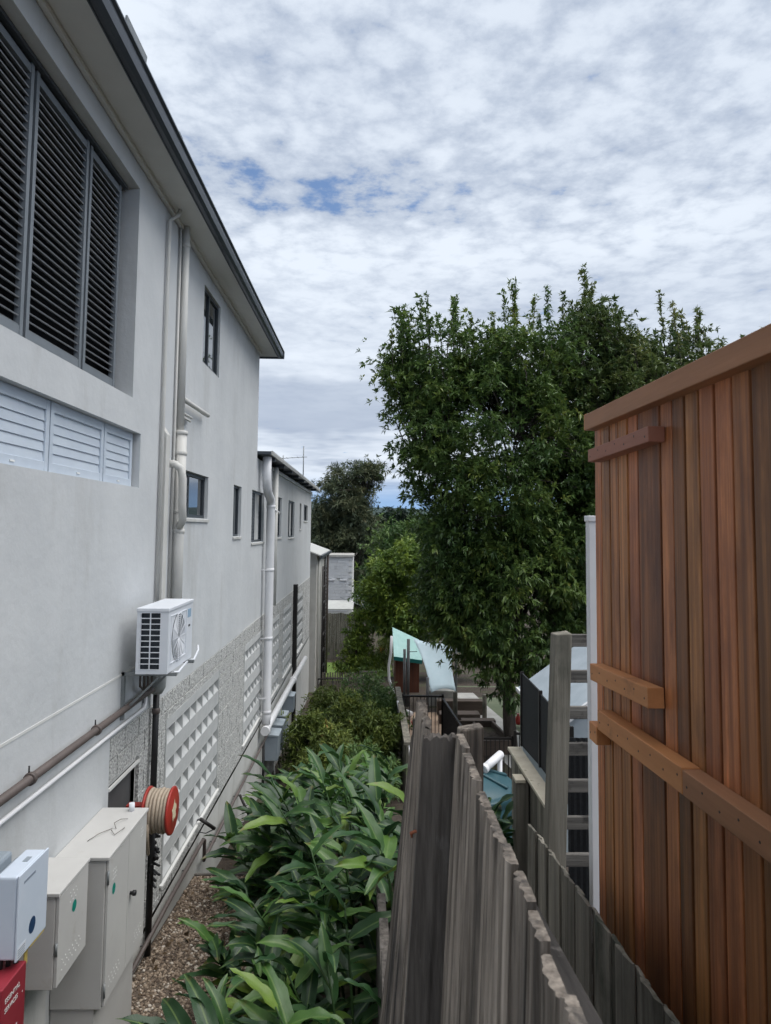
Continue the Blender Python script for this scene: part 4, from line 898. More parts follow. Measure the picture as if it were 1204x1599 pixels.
# white post at its far end
wp = thing('corner_post', (1.18, 3.76, -2.5), 'white square metal post at the far end of the red timber screen', 'post')
pp = MB(); pp.hexa([(1.156, 3.72, -2.6), (1.212, 3.72, -2.6), (1.212, 3.78, -2.6), (1.156, 3.78, -2.6), (1.153, 3.72, .05), (1.205, 3.72, .05), (1.205, 3.78, .05), (1.153, 3.78, .05)]); pp.build('shaft', 'pvc', wp, .003)
MB().box(1.147, 1.212, 3.714, 3.786, .05, .082).build('cap', 'pvc', wp, .004)

# ------------------------------------------------------------------ ladder-like slatted panel, capped fence, tank, mesh screen
ld = thing('slatted_panel', (1.2, 4.42, -2.6), 'grey timber post with ladder of horizontal rails beyond the white post', 'slatted panel')
MB().hexa([(1.055, 4.36, -2.7), (1.172, 4.36, -2.7), (1.172, 4.48, -2.7), (1.055, 4.48, -2.7), (1.140, 4.36, -.63), (1.243, 4.36, -.625), (1.243, 4.48, -.62), (1.140, 4.48, -.635)]).build('post', 'grey_timber', ld, .006)
for k in range(7):
    z = -.645-.2205*k
    MB().beam((1.16, 4.47, z-.036), (2.3, 4.47, z-.030), .035, .075).build('slat', 'grey_rail', ld, .004)
MB().hexa([(2.2, 4.40, -2.7), (2.3, 4.40, -2.7), (2.3, 4.5, -2.7), (2.2, 4.5, -2.7), (2.2, 4.40, -.6), (2.3, 4.40, -.6), (2.3, 4.5, -.6), (2.2, 4.5, -.6)]).build('post', 'grey_timber', ld, .006)
bs = thing('corrugated_sheet', (1.9, 4.9, -2.8), 'black corrugated sheet standing behind the lower ladder rails', 'sheet')
xx = [1.36+.02*i for i in range(54)]; cs = MB()
for i in range(53):
    a_, b_ = .008*(i % 2), .008*((i+1) % 2)
    cs.hexa([(xx[i], 4.9+a_, -2.9), (xx[i+1], 4.9+b_, -2.9), (xx[i+1], 4.906+b_, -2.9), (xx[i], 4.906+a_, -2.9), (xx[i], 4.9+a_, -1.40), (xx[i+1], 4.9+b_, -1.40), (xx[i+1], 4.906+b_, -1.40), (xx[i], 4.906+a_, -1.40)])
cs.build('sheet', 'mesh_black', bs); MB().box(1.36, 2.42, 4.907, 4.95, -1.47, -1.42).build('batten', 'grey_rail', bs)
cf = thing('capped_fence', (1.3, 5.7, -3.2), 'low grey fence topped with a pale board beside the green tank', 'fence')
for k in range(11):
    y = 4.95+.135*k; MB().box(1.285, 1.303, y, y+.131, -3.9, -1.935).build('paling', 'grey_timber', cf)
MB().hexa([(1.245, 4.95, -1.935), (1.36, 4.95, -1.935), (1.36, 6.42, -1.935), (1.245, 6.42, -1.935), (1.245, 4.95, -1.91), (1.36, 4.95, -1.91), (1.36, 6.42, -1.91), (1.245, 6.42, -1.91)]).build('cap_board', 'pale_board', cf, .003)
MB().box(1.165, 1.245, 5.68, 5.82, -1.97, -1.945).build('cap_end', 'pale_board', cf, .003)
MB().box(1.17, 1.27, 5.69, 5.80, -3.9, -1.972).build('post', 'grey_timber', cf, .004)
ms = thing('mesh_screen', (1.42, 5.9, -1.9), 'black mesh screen standing on the capped fence', 'screen')
for (ya, yb, xa, xb, za, zb) in ((5.02, 5.86, 1.41, 1.405, -1.36, -1.325), (5.88, 6.42, 1.405, 1.375, -1.31, -1.27)):
    MB().hexa([(xa, ya, -1.905), (xa+.012, ya, -1.905), (xb+.012, yb, -1.905), (xb, yb, -1.905), (xa, ya, za), (xa+.012, ya, za), (xb+.012, yb, zb), (xb, yb, zb)]).build('mesh_panel', 'mesh_black', ms)
for (y, x, z) in ((5.0, 1.41, -1.35), (5.87, 1.405, -1.30), (6.43, 1.375, -1.26)): MB().box(x-.012, x+.018, y-.012, y+.012, -1.908, z).build('post', 'black_metal', ms)
# green rain tank
tk = thing('rain_tank', (.98, 7.5, -3.75), 'dark teal plastic rain tank behind the old paling fence', 'tank')
TC = (.98, 7.5)
prof = [(.54, -3.78), (.55, -3.7)]
for k in range(9): prof += [(.552, -3.66+k*.12), (.565, -3.63+k*.12), (.565, -3.59+k*.12), (.552, -3.56+k*.12)]
prof += [(.55, -2.62), (.52, -2.58), (.40, -2.535), (.22, -2.475), (.12, -2.455), (.02, -2.455)]
MB().lathe((TC[0], TC[1], 0), (0, 0, 1), prof, 48).build('shell', 'tank', tk)
for k in range(8):
    t = 2*math.pi*k/8+.25
    a = Vector((TC[0]+.17*math.cos(t), TC[1]+.17*math.sin(t), -2.452)); b = Vector((TC[0]+.50*math.cos(t), TC[1]+.50*math.sin(t), -2.560))
    MB().beam(a, b, .055, .03).build('rib', 'tank', tk, .01)
ip = thing('inlet_pipe', (1.2, 7.45, -2.42), 'short white pipe slanting over the teal rain tank', 'pipe')
MB().tube([(1.195, 7.42, -2.435), (1.42, 7.70, -2.37)], .042, 14).build('pipe', 'pvc', ip); MB().lathe((1.185, 7.41, -2.438), (.225, .28, .065), [(.05, 0), (.05, .05)], 14).build('socket', 'pvc', ip)
MB().tube([(1.41, 7.69, -2.38), (1.41, 7.69, -3.9)], .026, 12).build('drop_pipe', 'pvc', ip)
# pale shed behind the slatted panel
sh = thing('garden_shed', (2.9, 9.2, -3.9), 'pale blue grey shed with white trims behind the ladder panel', 'shed')
MB().box(2.28, 4.2, 8.6, 10.6, -4.2, -2.35).build('wall', 'shed_grey', sh)
MB().poly([(2.22, 8.55, -2.33), (2.22, 10.7, -2.33), (3.24, 10.7, -1.60), (3.24, 8.55, -1.60)]).poly([(3.24, 8.55, -1.60), (3.24, 10.7, -1.60), (4.26, 10.7, -2.33), (4.26, 8.55, -2.33)]).poly([(2.28, 8.6, -2.35), (4.2, 8.6, -2.35), (3.24, 8.6, -1.65)]).build('roof', 'shed_grey', sh)
MB().beam((2.24, 8.53, -2.32), (3.24, 8.53, -1.60), .05, .06).beam((4.24, 8.53, -2.32), (3.24, 8.53, -1.60), .05, .06).build('barge_board', 'pvc', sh)
MB().box(2.22, 2.28, 8.54, 8.60, -4.2, -2.34).build('corner_trim', 'pvc', sh); MB().box(2.2, 2.235, 8.6, 10.7, -2.37, -2.32).build('gutter', 'pvc', sh)
MB().beam((2.32, 8.585, -3.2), (3.2, 8.585, -2.4), .03, .05).build('brace', 'pvc', sh)

# ------------------------------------------------------------------ black tubular fences and the play yard
def bar_fence(name, a, b, h, label, group=None, gate=False):
    a = Vector(a); b = Vector(b); L_ = (b-a).length; d = (b-a)/L_
    t = thing(name, a, label, 'fence', group)
    up = Vector((0, 0, 1))
    MB().beam(a+up*h, b+up*h, .05, .05).build('top_rail', 'black_metal', t); MB().beam(a+up*.1, b+up*.1, .04, .04).build('bottom_rail', 'black_metal', t)
    for p in (a, b): MB().beam(p-up*.2, p+up*(h+.06), .06, .06, (0, 1, 0)).build('post', 'black_metal', t)
    n = max(2, int(L_/.1))
    for k in range(1, n):
        p = a+d*(L_*k/n); MB().beam(p+up*.1, p+up*(h-.02), .018, .018, (0, 1, 0)).build('bar', 'black_metal', t)
    return t
bar_fence('bar_fence', (.98, 20.4, -6.02), (2.12, 20.4, -6.02), 1.33, 'black vertical bar fence in front of the sandpit', 'black bar fences round the play yard')
bar_fence('bar_fence', (2.12, 20.4, -6.02), (2.30, 16.5, -5.98), 1.28, 'black bar fence running back from the sandpit corner', 'black bar fences round the play yard')
bar_fence('bar_fence', (2.30, 16.4, -5.98), (3.30, 16.4, -5.98), 1.28, 'black bar fence with a gate above the white inlet pipe', 'black bar fences round the play yard')
bar_fence('bar_fence', (3.33, 16.3, -5.9), (4.9, 15.6, -5.8), 1.34, 'black bar fence beyond the mesh screen, right of the tree trunk', 'black bar fences round the play yard')
# timber side wall with a pale handrail
tw = thing('timber_wall', (.88, 18, -6), 'dark timber boundary wall beside the low bushes', 'wall')
for k in range(12):
    y = 15.6+.45*k; MB().box(.84, .90, y, y+.44, -6.2, -4.62+.0*k).build('board', 'grey_timber', tw)
MB().box(.80, .95, 15.6, 21.0, -4.62, -4.56).build('cap', 'grey_timber', tw)
tag(MB().tube([(.80, 19.2, -4.55), (.87, 18.6, -4.85), (.98, 17.6, -5.12), (1.02, 17.0, -5.3)], .03, 8).build('white_rail', 'pvc', None, loc=(.9, 18.4, -4.9)), 'white slanting rail on the dark timber boundary wall', 'rail')
tag(MB().tube([(.875, 27, -4.0), (.86, 27, -4.6), (.78, 27, -5.1), (.80, 27, -5.6), (.96, 27, -6.06), (1.0, 27, -6.3)], .05, 8).build('white_hose', 'pvc', None, loc=(.9, 27, -6.1)), 'white curved pipe standing beside the brown cubby house', 'pipe')
# cubby house with teal roof
ch = thing('cubby_house', (1.55, 28.5, -6.4), 'brown cubby house with a pale teal roof', 'cubby house')
for k in range(8):
    x = 1.08+.115*k; MB().box(x, x+.112, 28.0, 28.04, -6.5, -4.96-.008*k).build('board', 'brown_ply', ch)
MB().box(1.08, 2.0, 28.04, 29.6, -6.5, -5.05).build('wall', 'brown_ply', ch)
MB().hexa([(1.0, 27.85, -4.98), (2.1, 27.85, -5.12), (2.1, 29.8, -4.62), (1.0, 29.8, -4.12), (1.0, 27.85, -4.92), (2.1, 27.85, -5.06), (2.1, 29.8, -4.55), (1.0, 29.8, -4.05)]).build('roof', 'teal', ch)
MB().beam((1.0, 27.84, -4.97), (2.1, 27.84, -5.11), .04, .14).build('fascia', 'teal_dark', ch)
# shade sail on posts
sl = thing('shade_sail', (2.2, 25.5, -5.9), 'pale blue shade sail slung between posts by the cubby house', 'shade sail')
P00, P10, P01, P11 = Vector((1.66, 26.6, -4.02)), Vector((3.2, 26.9, -4.2)), Vector((2.16, 24.6, -5.55)), Vector((3.05, 24.9, -5.55)); V = []; T = []; n = 12
for j in range(n+1):
    for i in range(n+1):
        u, v = i/n, j/n; p_ = (P00*(1-u)+P10*u)*(1-v)+(P01*(1-u)+P11*u)*v
        # edges scallop inwards
        c_ = P00*.25+P10*.25+P01*.25+P11*.25
        e_ = (4*u*(1-u))*(abs(v-.5)*2)*.13+(4*v*(1-v))*(abs(u-.5)*2)*.17
        p_ = p_*(1-e_)+c_*e_; p_.y += .25*math.sin(math.pi*u)*math.sin(math.pi*v); V.append(tuple(p_))
for j in range(n):
    for i in range(n): a = j*(n+1)+i; T.append((a, a+1, a+n+2, a+n+1))
o = np_mesh('cloth', V, T, 'sail', sl, smooth=True); sm_ = o.modifiers.new('thickness', 'SOLIDIFY'); sm_.thickness = .006
MB().tube([(1.42, 25.5, -6.3), (1.43, 25.5, -3.88)], .055, 10).build('post', 'post_grey', sl)
MB().tube([(1.30, 25.6, -6.3), (1.30, 25.6, -4.25)], .05, 10).build('post', 'post_grey', sl)
MB().tube([(2.05, 24.7, -6.3), (2.05, 24.7, -5.05)], .05, 10).build('post', 'post_grey', sl)
MB().tube([(3.3, 27.0, -6.3), (3.3, 27.0, -4.1)], .05, 10).build('post', 'post_grey', sl)
MB().tube([(1.43, 25.5, -4.32), (1.72, 25.3, -4.28)], .012, 6).build('stay', 'black', sl)
# second teal roofed shelter further back
st = thing('shelter', (3.0, 31, -6.6), 'low shelter with a dark teal roof edge behind the shade sail', 'shelter')
MB().box(1.9, 5.2, 31, 33, -5.25, -5.10).build('roof', 'teal_dark', st)
MB().box(1.9, 5.2, 30.9, 30.96, -5.02, -4.93).build('top_rail', 'warm_brown', st); MB().box(1.9, 5.2, 30.9, 30.96, -4.88, -4.80).build('top_rail', 'concrete', st)
for x in (1.95, 3.5, 5.1): MB().box(x, x+.1, 31, 31.1, -6.9, -4.7).build('post', 'warm_brown', st)
# sleepers, steps and raised bed
for k, (x0, x1, y0, y1, z1, m_) in enumerate(((2.35, 3.9, 24.2, 24.6, -5.72, 'warm_brown'), (2.3, 3.6, 23.0, 23.5, -5.85, 'warm_brown'), (2.9, 3.95, 22.2, 22.5, -5.82, 'warm_brown'), (2.2, 3.1, 25.6, 26.2, -5.7, 'concrete'))):
    tag(MB().box(x0, x1, y0, y1, -6.3, z1).build('sleeper_step', m_, None, .02, loc=((x0+x1)/2, (y0+y1)/2, -6.2)), ['long brown timber sleeper at the back of the sandpit', 'brown timber sleeper step in the middle of the play yard', 'short brown timber sleeper step behind the raised bed', 'pale concrete block below the shade sail'][k], 'step')
bx = thing('raised_bed', (3.3, 20.5, -6), 'empty dark timber raised bed beside the pale path', 'raised bed')
for (a, b, c, d) in ((2.75, 3.95, 19.6, 19.68), (2.55, 3.75, 21.6, 21.68)): MB().box(a, b, c, d, -6.1, -5.68).build('side_board', 'warm_brown', bx, .01)
MB().beam((2.76, 19.6, -5.87), (2.56, 21.68, -5.87), .07, .38).build('side_board', 'warm_brown', bx, .01); MB().beam((3.93, 19.6, -5.87), (3.73, 21.68, -5.87), .07, .38).build('side_board', 'warm_brown', bx, .01)
MB().box(3.15, 3.21, 19.69, 21.6, -6.0, -5.70).build('divider', 'warm_brown', bx); MB().box(2.7, 3.8, 19.7, 21.58, -6.05, -5.85).build('soil_fill', 'soil', bx)
for k, (x, y, z) in enumerate(((2.66, 21.9, -4.9), (3.78, 23.3, -5.3))):
    tag(MB().tube([(x, y, -6.2), (x, y, z+.0)], [.075, .07], 10).build('timber_post', 'grey_timber', None, loc=(x, y, -6.2)), ['taller grey round post in front of the sandpit sleepers', 'shorter grey post beside the pale path under the tree'][k], 'post')
# low things in the sandpit
for k, (x, y, r_, m_) in enumerate(((1.55, 22.4, .16, 'red_reel'), (1.8, 23.3, .14, 'orange'), (1.3, 23.6, .13, 'pvc'))):
    q = thing('sand_bucket', (x, y, -6.15), ['red toy bucket lying in the sandpit', 'orange toy bucket in the sandpit', 'white toy bucket near the back of the sandpit'][k], 'toy bucket')
    MB().lathe((x, y, -6.15), (.3*k-.2, .1, 1), [(r_*.7, 0), (r_, .26), (r_*.94, .26), (r_*.65, .03)], 14).build('pail', m_, q); MB().tube([(x-r_, y, -5.9), (x, y-.03, -5.78), (x+r_, y, -5.9)], .01, 6).build('handle', 'black', q)
for k, x in enumerate((4.72, 4.93)):
    q = thing('red_bag', (x, 22.6, -6.1), ['left red cloth bag hanging on the turf side of the tree trunk', 'right red cloth bag hanging on the turf side of the tree trunk'][k], 'bag')
    MB().lathe((x, 22.6, -6.05), (0, 0, 1), [(.06, 0), (.105, .06), (.11, .14), (.07, .24), (.03, .29), (.05, .33)], 14).build('sack', 'red_reel', q)
    MB().tube([(x, 22.6, -5.74), (x, 22.6, -5.45)], .008, 6).build('strap', 'black', q)
q = tag(MB().beam((4.5, 22.62, -5.44), (5.2, 22.62, -5.44), .04, .04).box(4.5, 4.55, 22.6, 22.65, -6.2, -5.44).box(5.15, 5.2, 22.6, 22.65, -6.2, -5.44).build('hanging_rail', 'black_metal', None, loc=(4.85, 22.6, -6.2)), 'thin dark rail from which the red bags hang', 'rail')
# orange wheelbarrow tipped up far down the garden
wbw = thing('wheelbarrow', (.72, 37, -6.9), 'orange wheelbarrow tipped on end far down the garden', 'wheelbarrow')
MB().hexa([(.52, 36.9, -6.45), (.78, 36.9, -6.35), (.78, 37.2, -6.35), (.52, 37.2, -6.45), (.62, 36.85, -5.98), (.86, 36.85, -5.9), (.86, 37.2, -5.9), (.62, 37.2, -5.98)]).build('tray', 'orange', wbw, .04)
for dy in (0, .3): MB().tube([(.62, 36.85+dy, -6.6), (1.02, 36.85+dy, -5.7)], .022, 6).build('handle', 'galv', wbw)
MB().lathe((.60, 36.98, -6.72), (0, 1, 0), [(.03, 0), (.16, .01), (.18, .05), (.16, .09), (.03, .1)], 18).build('wheel', 'black', wbw)

# ------------------------------------------------------------------ houses and fences down the slope
rh = thing('rear_house', (-3.5, 33, -7.3), 'narrow cream house with pale metal roof beyond the white building', 'house')
w = MB(); w.quad((-2.15, 29.4, -7.6), (-2.15, 36, -7.6), (-2.15, 36, -1.12), (-2.15, 29.4, -1.12)); w.poly([(-2.15, 29.4, -7.6), (-2.15, 29.4, -1.12), (-4.6, 29.4, -.22), (-7, 29.4, -1.12), (-7, 29.4, -7.6)]); w.poly([(-2.15, 36, -7.6), (-7, 36, -7.6), (-7, 36, -1.12), (-4.6, 36, -.22), (-2.15, 36, -1.12)]); w.build('wall', 'cream_wall', rh)
MB().hexa([(-1.98, 29.1, -1.14), (-1.98, 36.2, -1.14), (-4.6, 36.2, -.2), (-4.6, 29.1, -.2), (-1.98, 29.1, -1.08), (-1.98, 36.2, -1.08), (-4.6, 36.2, -.13), (-4.6, 29.1, -.13)]).hexa([(-4.6, 29.1, -.2), (-4.6, 36.2, -.2), (-7.2, 36.2, -1.14), (-7.2, 29.1, -1.14), (-4.6, 29.1, -.13), (-4.6, 36.2, -.13), (-7.2, 36.2, -1.08), (-7.2, 29.1, -1.08)]).build('roof', 'roof_pale', rh)
MB().box(-1.99, -1.90, 29.1, 36.2, -1.22, -1.10).build('gutter', 'dark_frame', rh)
for y, r_, m_ in ((29.7, .05, 'pipe_paint'), (35.9, .06, 'brown_pipe'), (33.6, .04, 'black')): MB().tube([(-2.05, y, -1.15), (-2.08, y, -2.0), (-2.08, y, -7.2)], r_, 8).build('downpipe', m_, rh)
for y in (34.6, ):
    for z in (-2.2, -5.0): MB().box(-2.18, -2.12, y, y+.5, z-.45, z+.1).build('window', 'dark_frame', rh)
lt = thing('lattice_tower', (-2.0, 31, -7), 'dark narrow lattice frame against the cream house wall', 'lattice')
for y in (30.4, 31.9, 32.0): MB().tube([(-1.95, y, -7), (-1.95, y, -1.6)], .035, 6).build('upright', 'black_metal', lt)
for k in range(8): MB().tube([(-1.95, 30.4, -6.6+.68*k), (-1.95, 31.9, -6.6+.68*k)], .03, 6).build('rung', 'black_metal', lt)
for k in range(30):
    z = -6.8+.17*k; MB().tube([(-1.95, 32.0, z), (-1.95, 33.2, z+.14)], .014, 5).build('lath', 'black_metal', lt)
bb = thing('block_building', (-2, 49, -7.6), 'small flat roofed grey block building behind the cream house', 'building')
MB().box(-2.95, -1.10, 48.06, 52, -7.8, -1.84).build('wall', 'mortar', bb)
ub = MB().box(-2.95, -2.555, 48.0, 48.06, -5.5, -5.31).build('block', 'conc_block', bb); first = True
for rr in range(18):
    for k in range(5):
        x = .4*k-(.2 if rr % 2 else 0)
        if k == 0 and rr % 2: continue
        if x > 1.5: continue
        z = rr*.2
        if first: first = False; continue
        if (rr in (10,)) and k in (0, 2): continue
        copy_part(ub, bb, (x, 0, z))
MB().box(-3.05, -1.05, 47.9, 52.1, -1.9, -1.76).build('parapet', 'concrete', bb)
for x in (-2.8, -1.95): MB().box(x, x+.5, 47.93, 48.05, -3.46, -3.36).build('vent_sill', 'pvc', bb)
fl = thing('paling_fence', (-1.7, 41, -7.4), 'tall dark grey paling fence at the end of the lawn', 'fence')
for k in range(22):
    x = -3.0+.125*k; MB().box(x, x+.12, 41+.01*(k % 2), 41.025+.01*(k % 2), -7.6, -4.75+rnd.uniform(-.05, .04)-.12*k/22).build('paling', 'grey_timber', fl)
cl = thing('clothes_hoist', (-.6, 44, -7.5), 'grey rotary clothes hoist above the paling fence', 'clothes hoist')
MB().tube([(-.3, 44, -7.6), (-.3, 44, -4.4)], .04, 8).build('mast', 'galv', cl)
for k in range(4):
    t = k*math.pi/2+.3; MB().tube([(-.3, 44, -4.75), (-.3+1.5*math.cos(t), 44+1.5*math.sin(t), -4.15)], .022, 6).build('arm', 'galv', cl)
for rr in (.7, 1.1, 1.45): MB().tube([(-.3+rr*math.cos(k*math.pi/2+.3), 44+rr*math.sin(k*math.pi/2+.3), -4.75+.4*rr) for k in range(4)], .008, 5, closed=True).build('line', 'galv', cl)
rs = tag(MB().hexa([(-2.6, 42.0, -4.75), (-.9, 42.0, -4.75), (-.9, 44, -4.45), (-2.6, 44, -4.45), (-2.6, 42.0, -4.68), (-.9, 42.0, -4.68), (-.9, 44, -4.38), (-2.6, 44, -4.38)]).build('shed_roof', 'roof_pale', None, loc=(-1.7, 43, -4.7)), 'pale low shed roof just over the paling fence', 'roof')
pf = thing('picket_fence', (-.8, 31, -7.1), 'dark spaced picket fence across the lawn', 'fence')
for k in range(15):
    x = -1.95+.105*k; MB().box(x, x+.06, 31, 31.02, -7.3, -6.15+.02*math.sin(k*2.3)).build('picket', 'grey_timber', pf)
for z in (-6.4, -6.95): MB().box(-1.95, -.35, 31.021, 31.06, z-.04, z+.04).build('rail', 'grey_rail', pf)
pg = thing('solid_fence', (-.1, 31.2, -7.1), 'short solid board fence beside the spaced pickets', 'fence')
for k in range(6): MB().box(-.36+.125*k, -.242+.125*k, 31.1, 31.12, -7.3, -6.15).build('board', 'grey_timber', pg)
MB().box(-.36, .39, 31.09, 31.14, -6.15, -6.10).build('cap', 'grey_rail', pg)
# railing and steps beyond the building corner
rl = thing('stair_rail', (-1.6, 22.5, -6), 'thin dark stair handrail below the building corner', 'handrail')
MB().tube([(-1.85, 27, -5.6), (-.9, 27, -5.58), (-.7, 27, -5.65)], .025, 6).build('rail', 'black_metal', rl); MB().tube([(-1.85, 27, -6.15), (-.7, 27, -6.2)], .02, 6).build('rail', 'black_metal', rl)
for x in (-1.85, -1.3, -.75): MB().tube([(x, 27, -6.6), (x, 27, -5.6)], .022, 6).build('baluster', 'black_metal', rl)
tag(MB().box(-2.27, -1.2, 22.5, 23.2, -6.6, -6.05).build('landing', 'concrete', None, .02, loc=(-1.8, 22.8, -6.4)), 'small pale concrete landing at the foot of the white wall', 'step')
for k, (x0, x1) in enumerate(((-1.25, -1.05), )):
    tag(MB().tube([(x0, 25, -6.6), (x1, 25.2, -5.8)], .03, 6).build('white_stake', 'pvc', None, loc=(x0, 25, -6.6)), 'white leaning stake in front of the dark pickets', 'stake')
# roof antennas
for k, (x, y, z0, z1) in enumerate(((-2.6, 27.6, 1.56, 3.2), (-3.3, 26.9, 1.56, 2.75), (-3.55, 26.2, 1.56, 2.4))):
    q = thing('roof_antenna', (x, y, z0), ['tallest plain mast antenna at the end of the lower roof', 'antenna with crossbars on the lower roof', 'short leftmost antenna on the lower roof'][k], 'antenna')
    MB().tube([(x, y, z0), (x, y, z1)], .02, 6).build('mast', 'galv', q)
    if k == 1:
        MB().tube([(x-.5, y, z1-.15), (x+.9, y, z1-.05)], .012, 5).build('boom', 'galv', q)
        for i in range(7): MB().tube([(x-.45+.2*i, y-.25, z1-.14+.014*i), (x-.45+.2*i, y+.25, z1-.14+.014*i)], .008, 5).build('element', 'galv', q)
    if k == 2: MB().tube([(x-.3, y, z1-.1), (x+.3, y, z1-.1)], .01, 5).build('boom', 'galv', q)
    if k == 0: MB().box(x-.05, x+.12, y-.05, y+.05, 1.56, 1.85).build('base', 'pvc', q)
# ------------------------------------------------------------------ trees and shrubs
def unit(v): return v/np.maximum(1e-9, np.linalg.norm(v, axis=-1, keepdims=True))
def leaf_cloud(g, C, A, n, L, W, spread=.9, droop=.3, fold=.25):
    """n folded, drooping leaves round each centre C with axis A -> vertices, triangles"""
    N = len(C)*n; c = np.repeat(C, n, 0); a = np.repeat(A, n, 0)
    d = unit(a+g.normal(size=(N, 3))*spread); d[:, 2] -= droop*g.uniform(.3, 1, N); d = unit(d)
    up = unit(np.array([0, 0, 1.])+g.normal(size=(N, 3))*.45); s = unit(np.cross(d, up)); nn = np.cross(s, d)
    ks = np.repeat(g.uniform(.6, 1.25, len(C)), n); l = (L*ks*g.uniform(.65, 1.15, N))[:, None]; w = (W*ks*g.uniform(.7, 1.15, N))[:, None]
    b = c+g.normal(size=(N, 3))*L*.10
    m = b+d*l*.5; t = b+d*l; t[:, 2] -= (l[:, 0])*g.uniform(.05, .3, N)
    q = b+d*l*.42+nn*w*fold; le = q+s*w*.5; ri = q-s*w*.5
    V = np.stack([b, le, t, ri, m], 1).reshape(-1, 3); i = (np.arange(N)*5)[:, None]
    T = np.concatenate([i+[[0, 4, 1]], i+[[1, 4, 2]], i+[[0, 3, 4]], i+[[3, 2, 4]]], 0)
    return V, T
def limb(mb, a, b, r0, r1, g, bend=.12, n=5, steps=5):
    a = Vector(a); b = Vector(b); L_ = (b-a).length; off = Vector(g.normal(size=3)*bend*L_); off.z = abs(off.z)*.3
    pts = [a.lerp(b, i/steps)+off*math.sin(math.pi*i/steps)*.6 for i in range(steps+1)]
    mb.tube(pts, [r0+(r1-r0)*i/steps for i in range(steps+1)], n, cap=False); return pts
def tree(name, base, ells, label, m, K=150, M=24, nl=9, L=.19, W=.042, cr=.55, trunk=(.2, 3.0), seed=1, group=None, droop=.35, shoots=0, shell=.55, spread=.9, stems=1, bare=(), cat='tree', rdm=(.0, 1.0), crown='crown'):
    g = np.random.default_rng(seed); t = thing(name, base, label, cat, group); base = np.array(base, float)
    vol = np.array([e[1][0]*e[1][1]*e[1][2] for e in ells])**(2/3); pick = g.choice(len(ells), K, p=vol/vol.sum())
    cen = np.array([e[0] for e in ells]); rad = np.array([e[1] for e in ells])
    d = unit(g.normal(size=(K, 3))); rr = shell+(1-shell)*g.uniform(0, 1, K)**.6
    # keep clump centres on the outside of the union
    cc = cen[pick]+d*rad[pick]*rr[:, None]
    mid = (cen*vol[:, None]).sum(0)/vol.sum()
    C = []; A = []; Rn = []
    for k in range(K):
        ax = unit(cc[k]-mid+np.array([0, 0, .6])*rad[pick[k]].mean()); m_k = max(6, int(M*g.uniform(.5, 1.4))); sc = cr*g.uniform(.6, 1.3)
        p_ = cc[k]+g.normal(size=(m_k, 3))*np.array([sc, sc, sc*.75])*.55
        C.append(p_); A.append(unit(ax*.8+unit(p_-cc[k])*.7+np.array([0, 0, .25]))); b0 = g.uniform(.15, .7)
        Rn.append(np.clip(b0+(g.uniform(-.25, .25, m_k)), 0, 1))
    tops = []
    for k in range(shoots):
        e = ells[int(g.integers(len(ells)))]; th = g.uniform(0, 2*math.pi); q = g.uniform(.1, .75)
        p0 = np.array(e[0])+np.array([e[1][0]*q*math.cos(th), e[1][1]*q*math.sin(th), e[1][2]*math.sqrt(1-q*q)*.92]); h = g.uniform(.5, 1.35); n_ = int(10*h)+4
        ln = np.array([g.normal()*.12, g.normal()*.12, 1.])
        p_ = p0+ln*np.linspace(0, h, n_)[:, None]+g.normal(size=(n_, 3))*.035; tops.append((p0-ln*.6, p0+ln*h))
        C.append(p_); A.append(np.tile(unit(ln*.5), (n_, 1))); Rn.append(np.clip(g.uniform(.35, .95)+g.uniform(-.2, .2, n_), 0, 1))
    C = np.concatenate(C); A = np.concatenate(A); Rn = np.concatenate(Rn)
    V, T = leaf_cloud(g, C, A, nl, L, W, spread, droop)
    rv = np.repeat(np.clip(np.repeat(Rn, nl)+g.uniform(-.15, .15, len(Rn)*nl), 0, 1)*(rdm[1]-rdm[0])+rdm[0], 5)
    np_mesh(crown, V, T, m, t, rv)
    tb = MB(); r0, h0 = trunk
    for s_ in range(stems):
        bs = base+(np.array([g.normal()*.25, g.normal()*.25, 0]) if stems > 1 else 0); fork = np.array([bs[0]+(mid[0]-bs[0])*.25, bs[1]+(mid[1]-bs[1])*.25, bs[2]+h0])
        limb(tb, bs-np.array([0, 0, .3]), fork, r0, r0*.75, g, .04, 9, 6)
        nm = min(len(ells)*2+3, 12); mains = []
        far_ = [cc[i] for i in g.choice(K, nm, replace=False)] if K > nm else list(cc)
        for q in far_:
            q2 = fork+(q-fork)*.8; mains.append(limb(tb, fork, q2, r0*.5, r0*.10, g, .1, 6, 6))
        allp = [p_ for mm in mains for p_ in mm[2:]]
        arr = np.array([tuple(p_) for p_ in allp])
        for k in range(0, K, stems):
            j = int(((arr-cc[k])**2).sum(1).argmin()); limb(tb, allp[j], cc[k], r0*.13, r0*.04, g, .1, 4, 3)
    for (a, b) in tops: limb(tb, a, b, r0*.07, r0*.03, g, .02, 4, 3)
    for (a, b, r_) in bare: limb(tb, a, b, r_, r_*.3, g, .08, 6, 5)
    tb.build('trunk', 'bark', t); return t

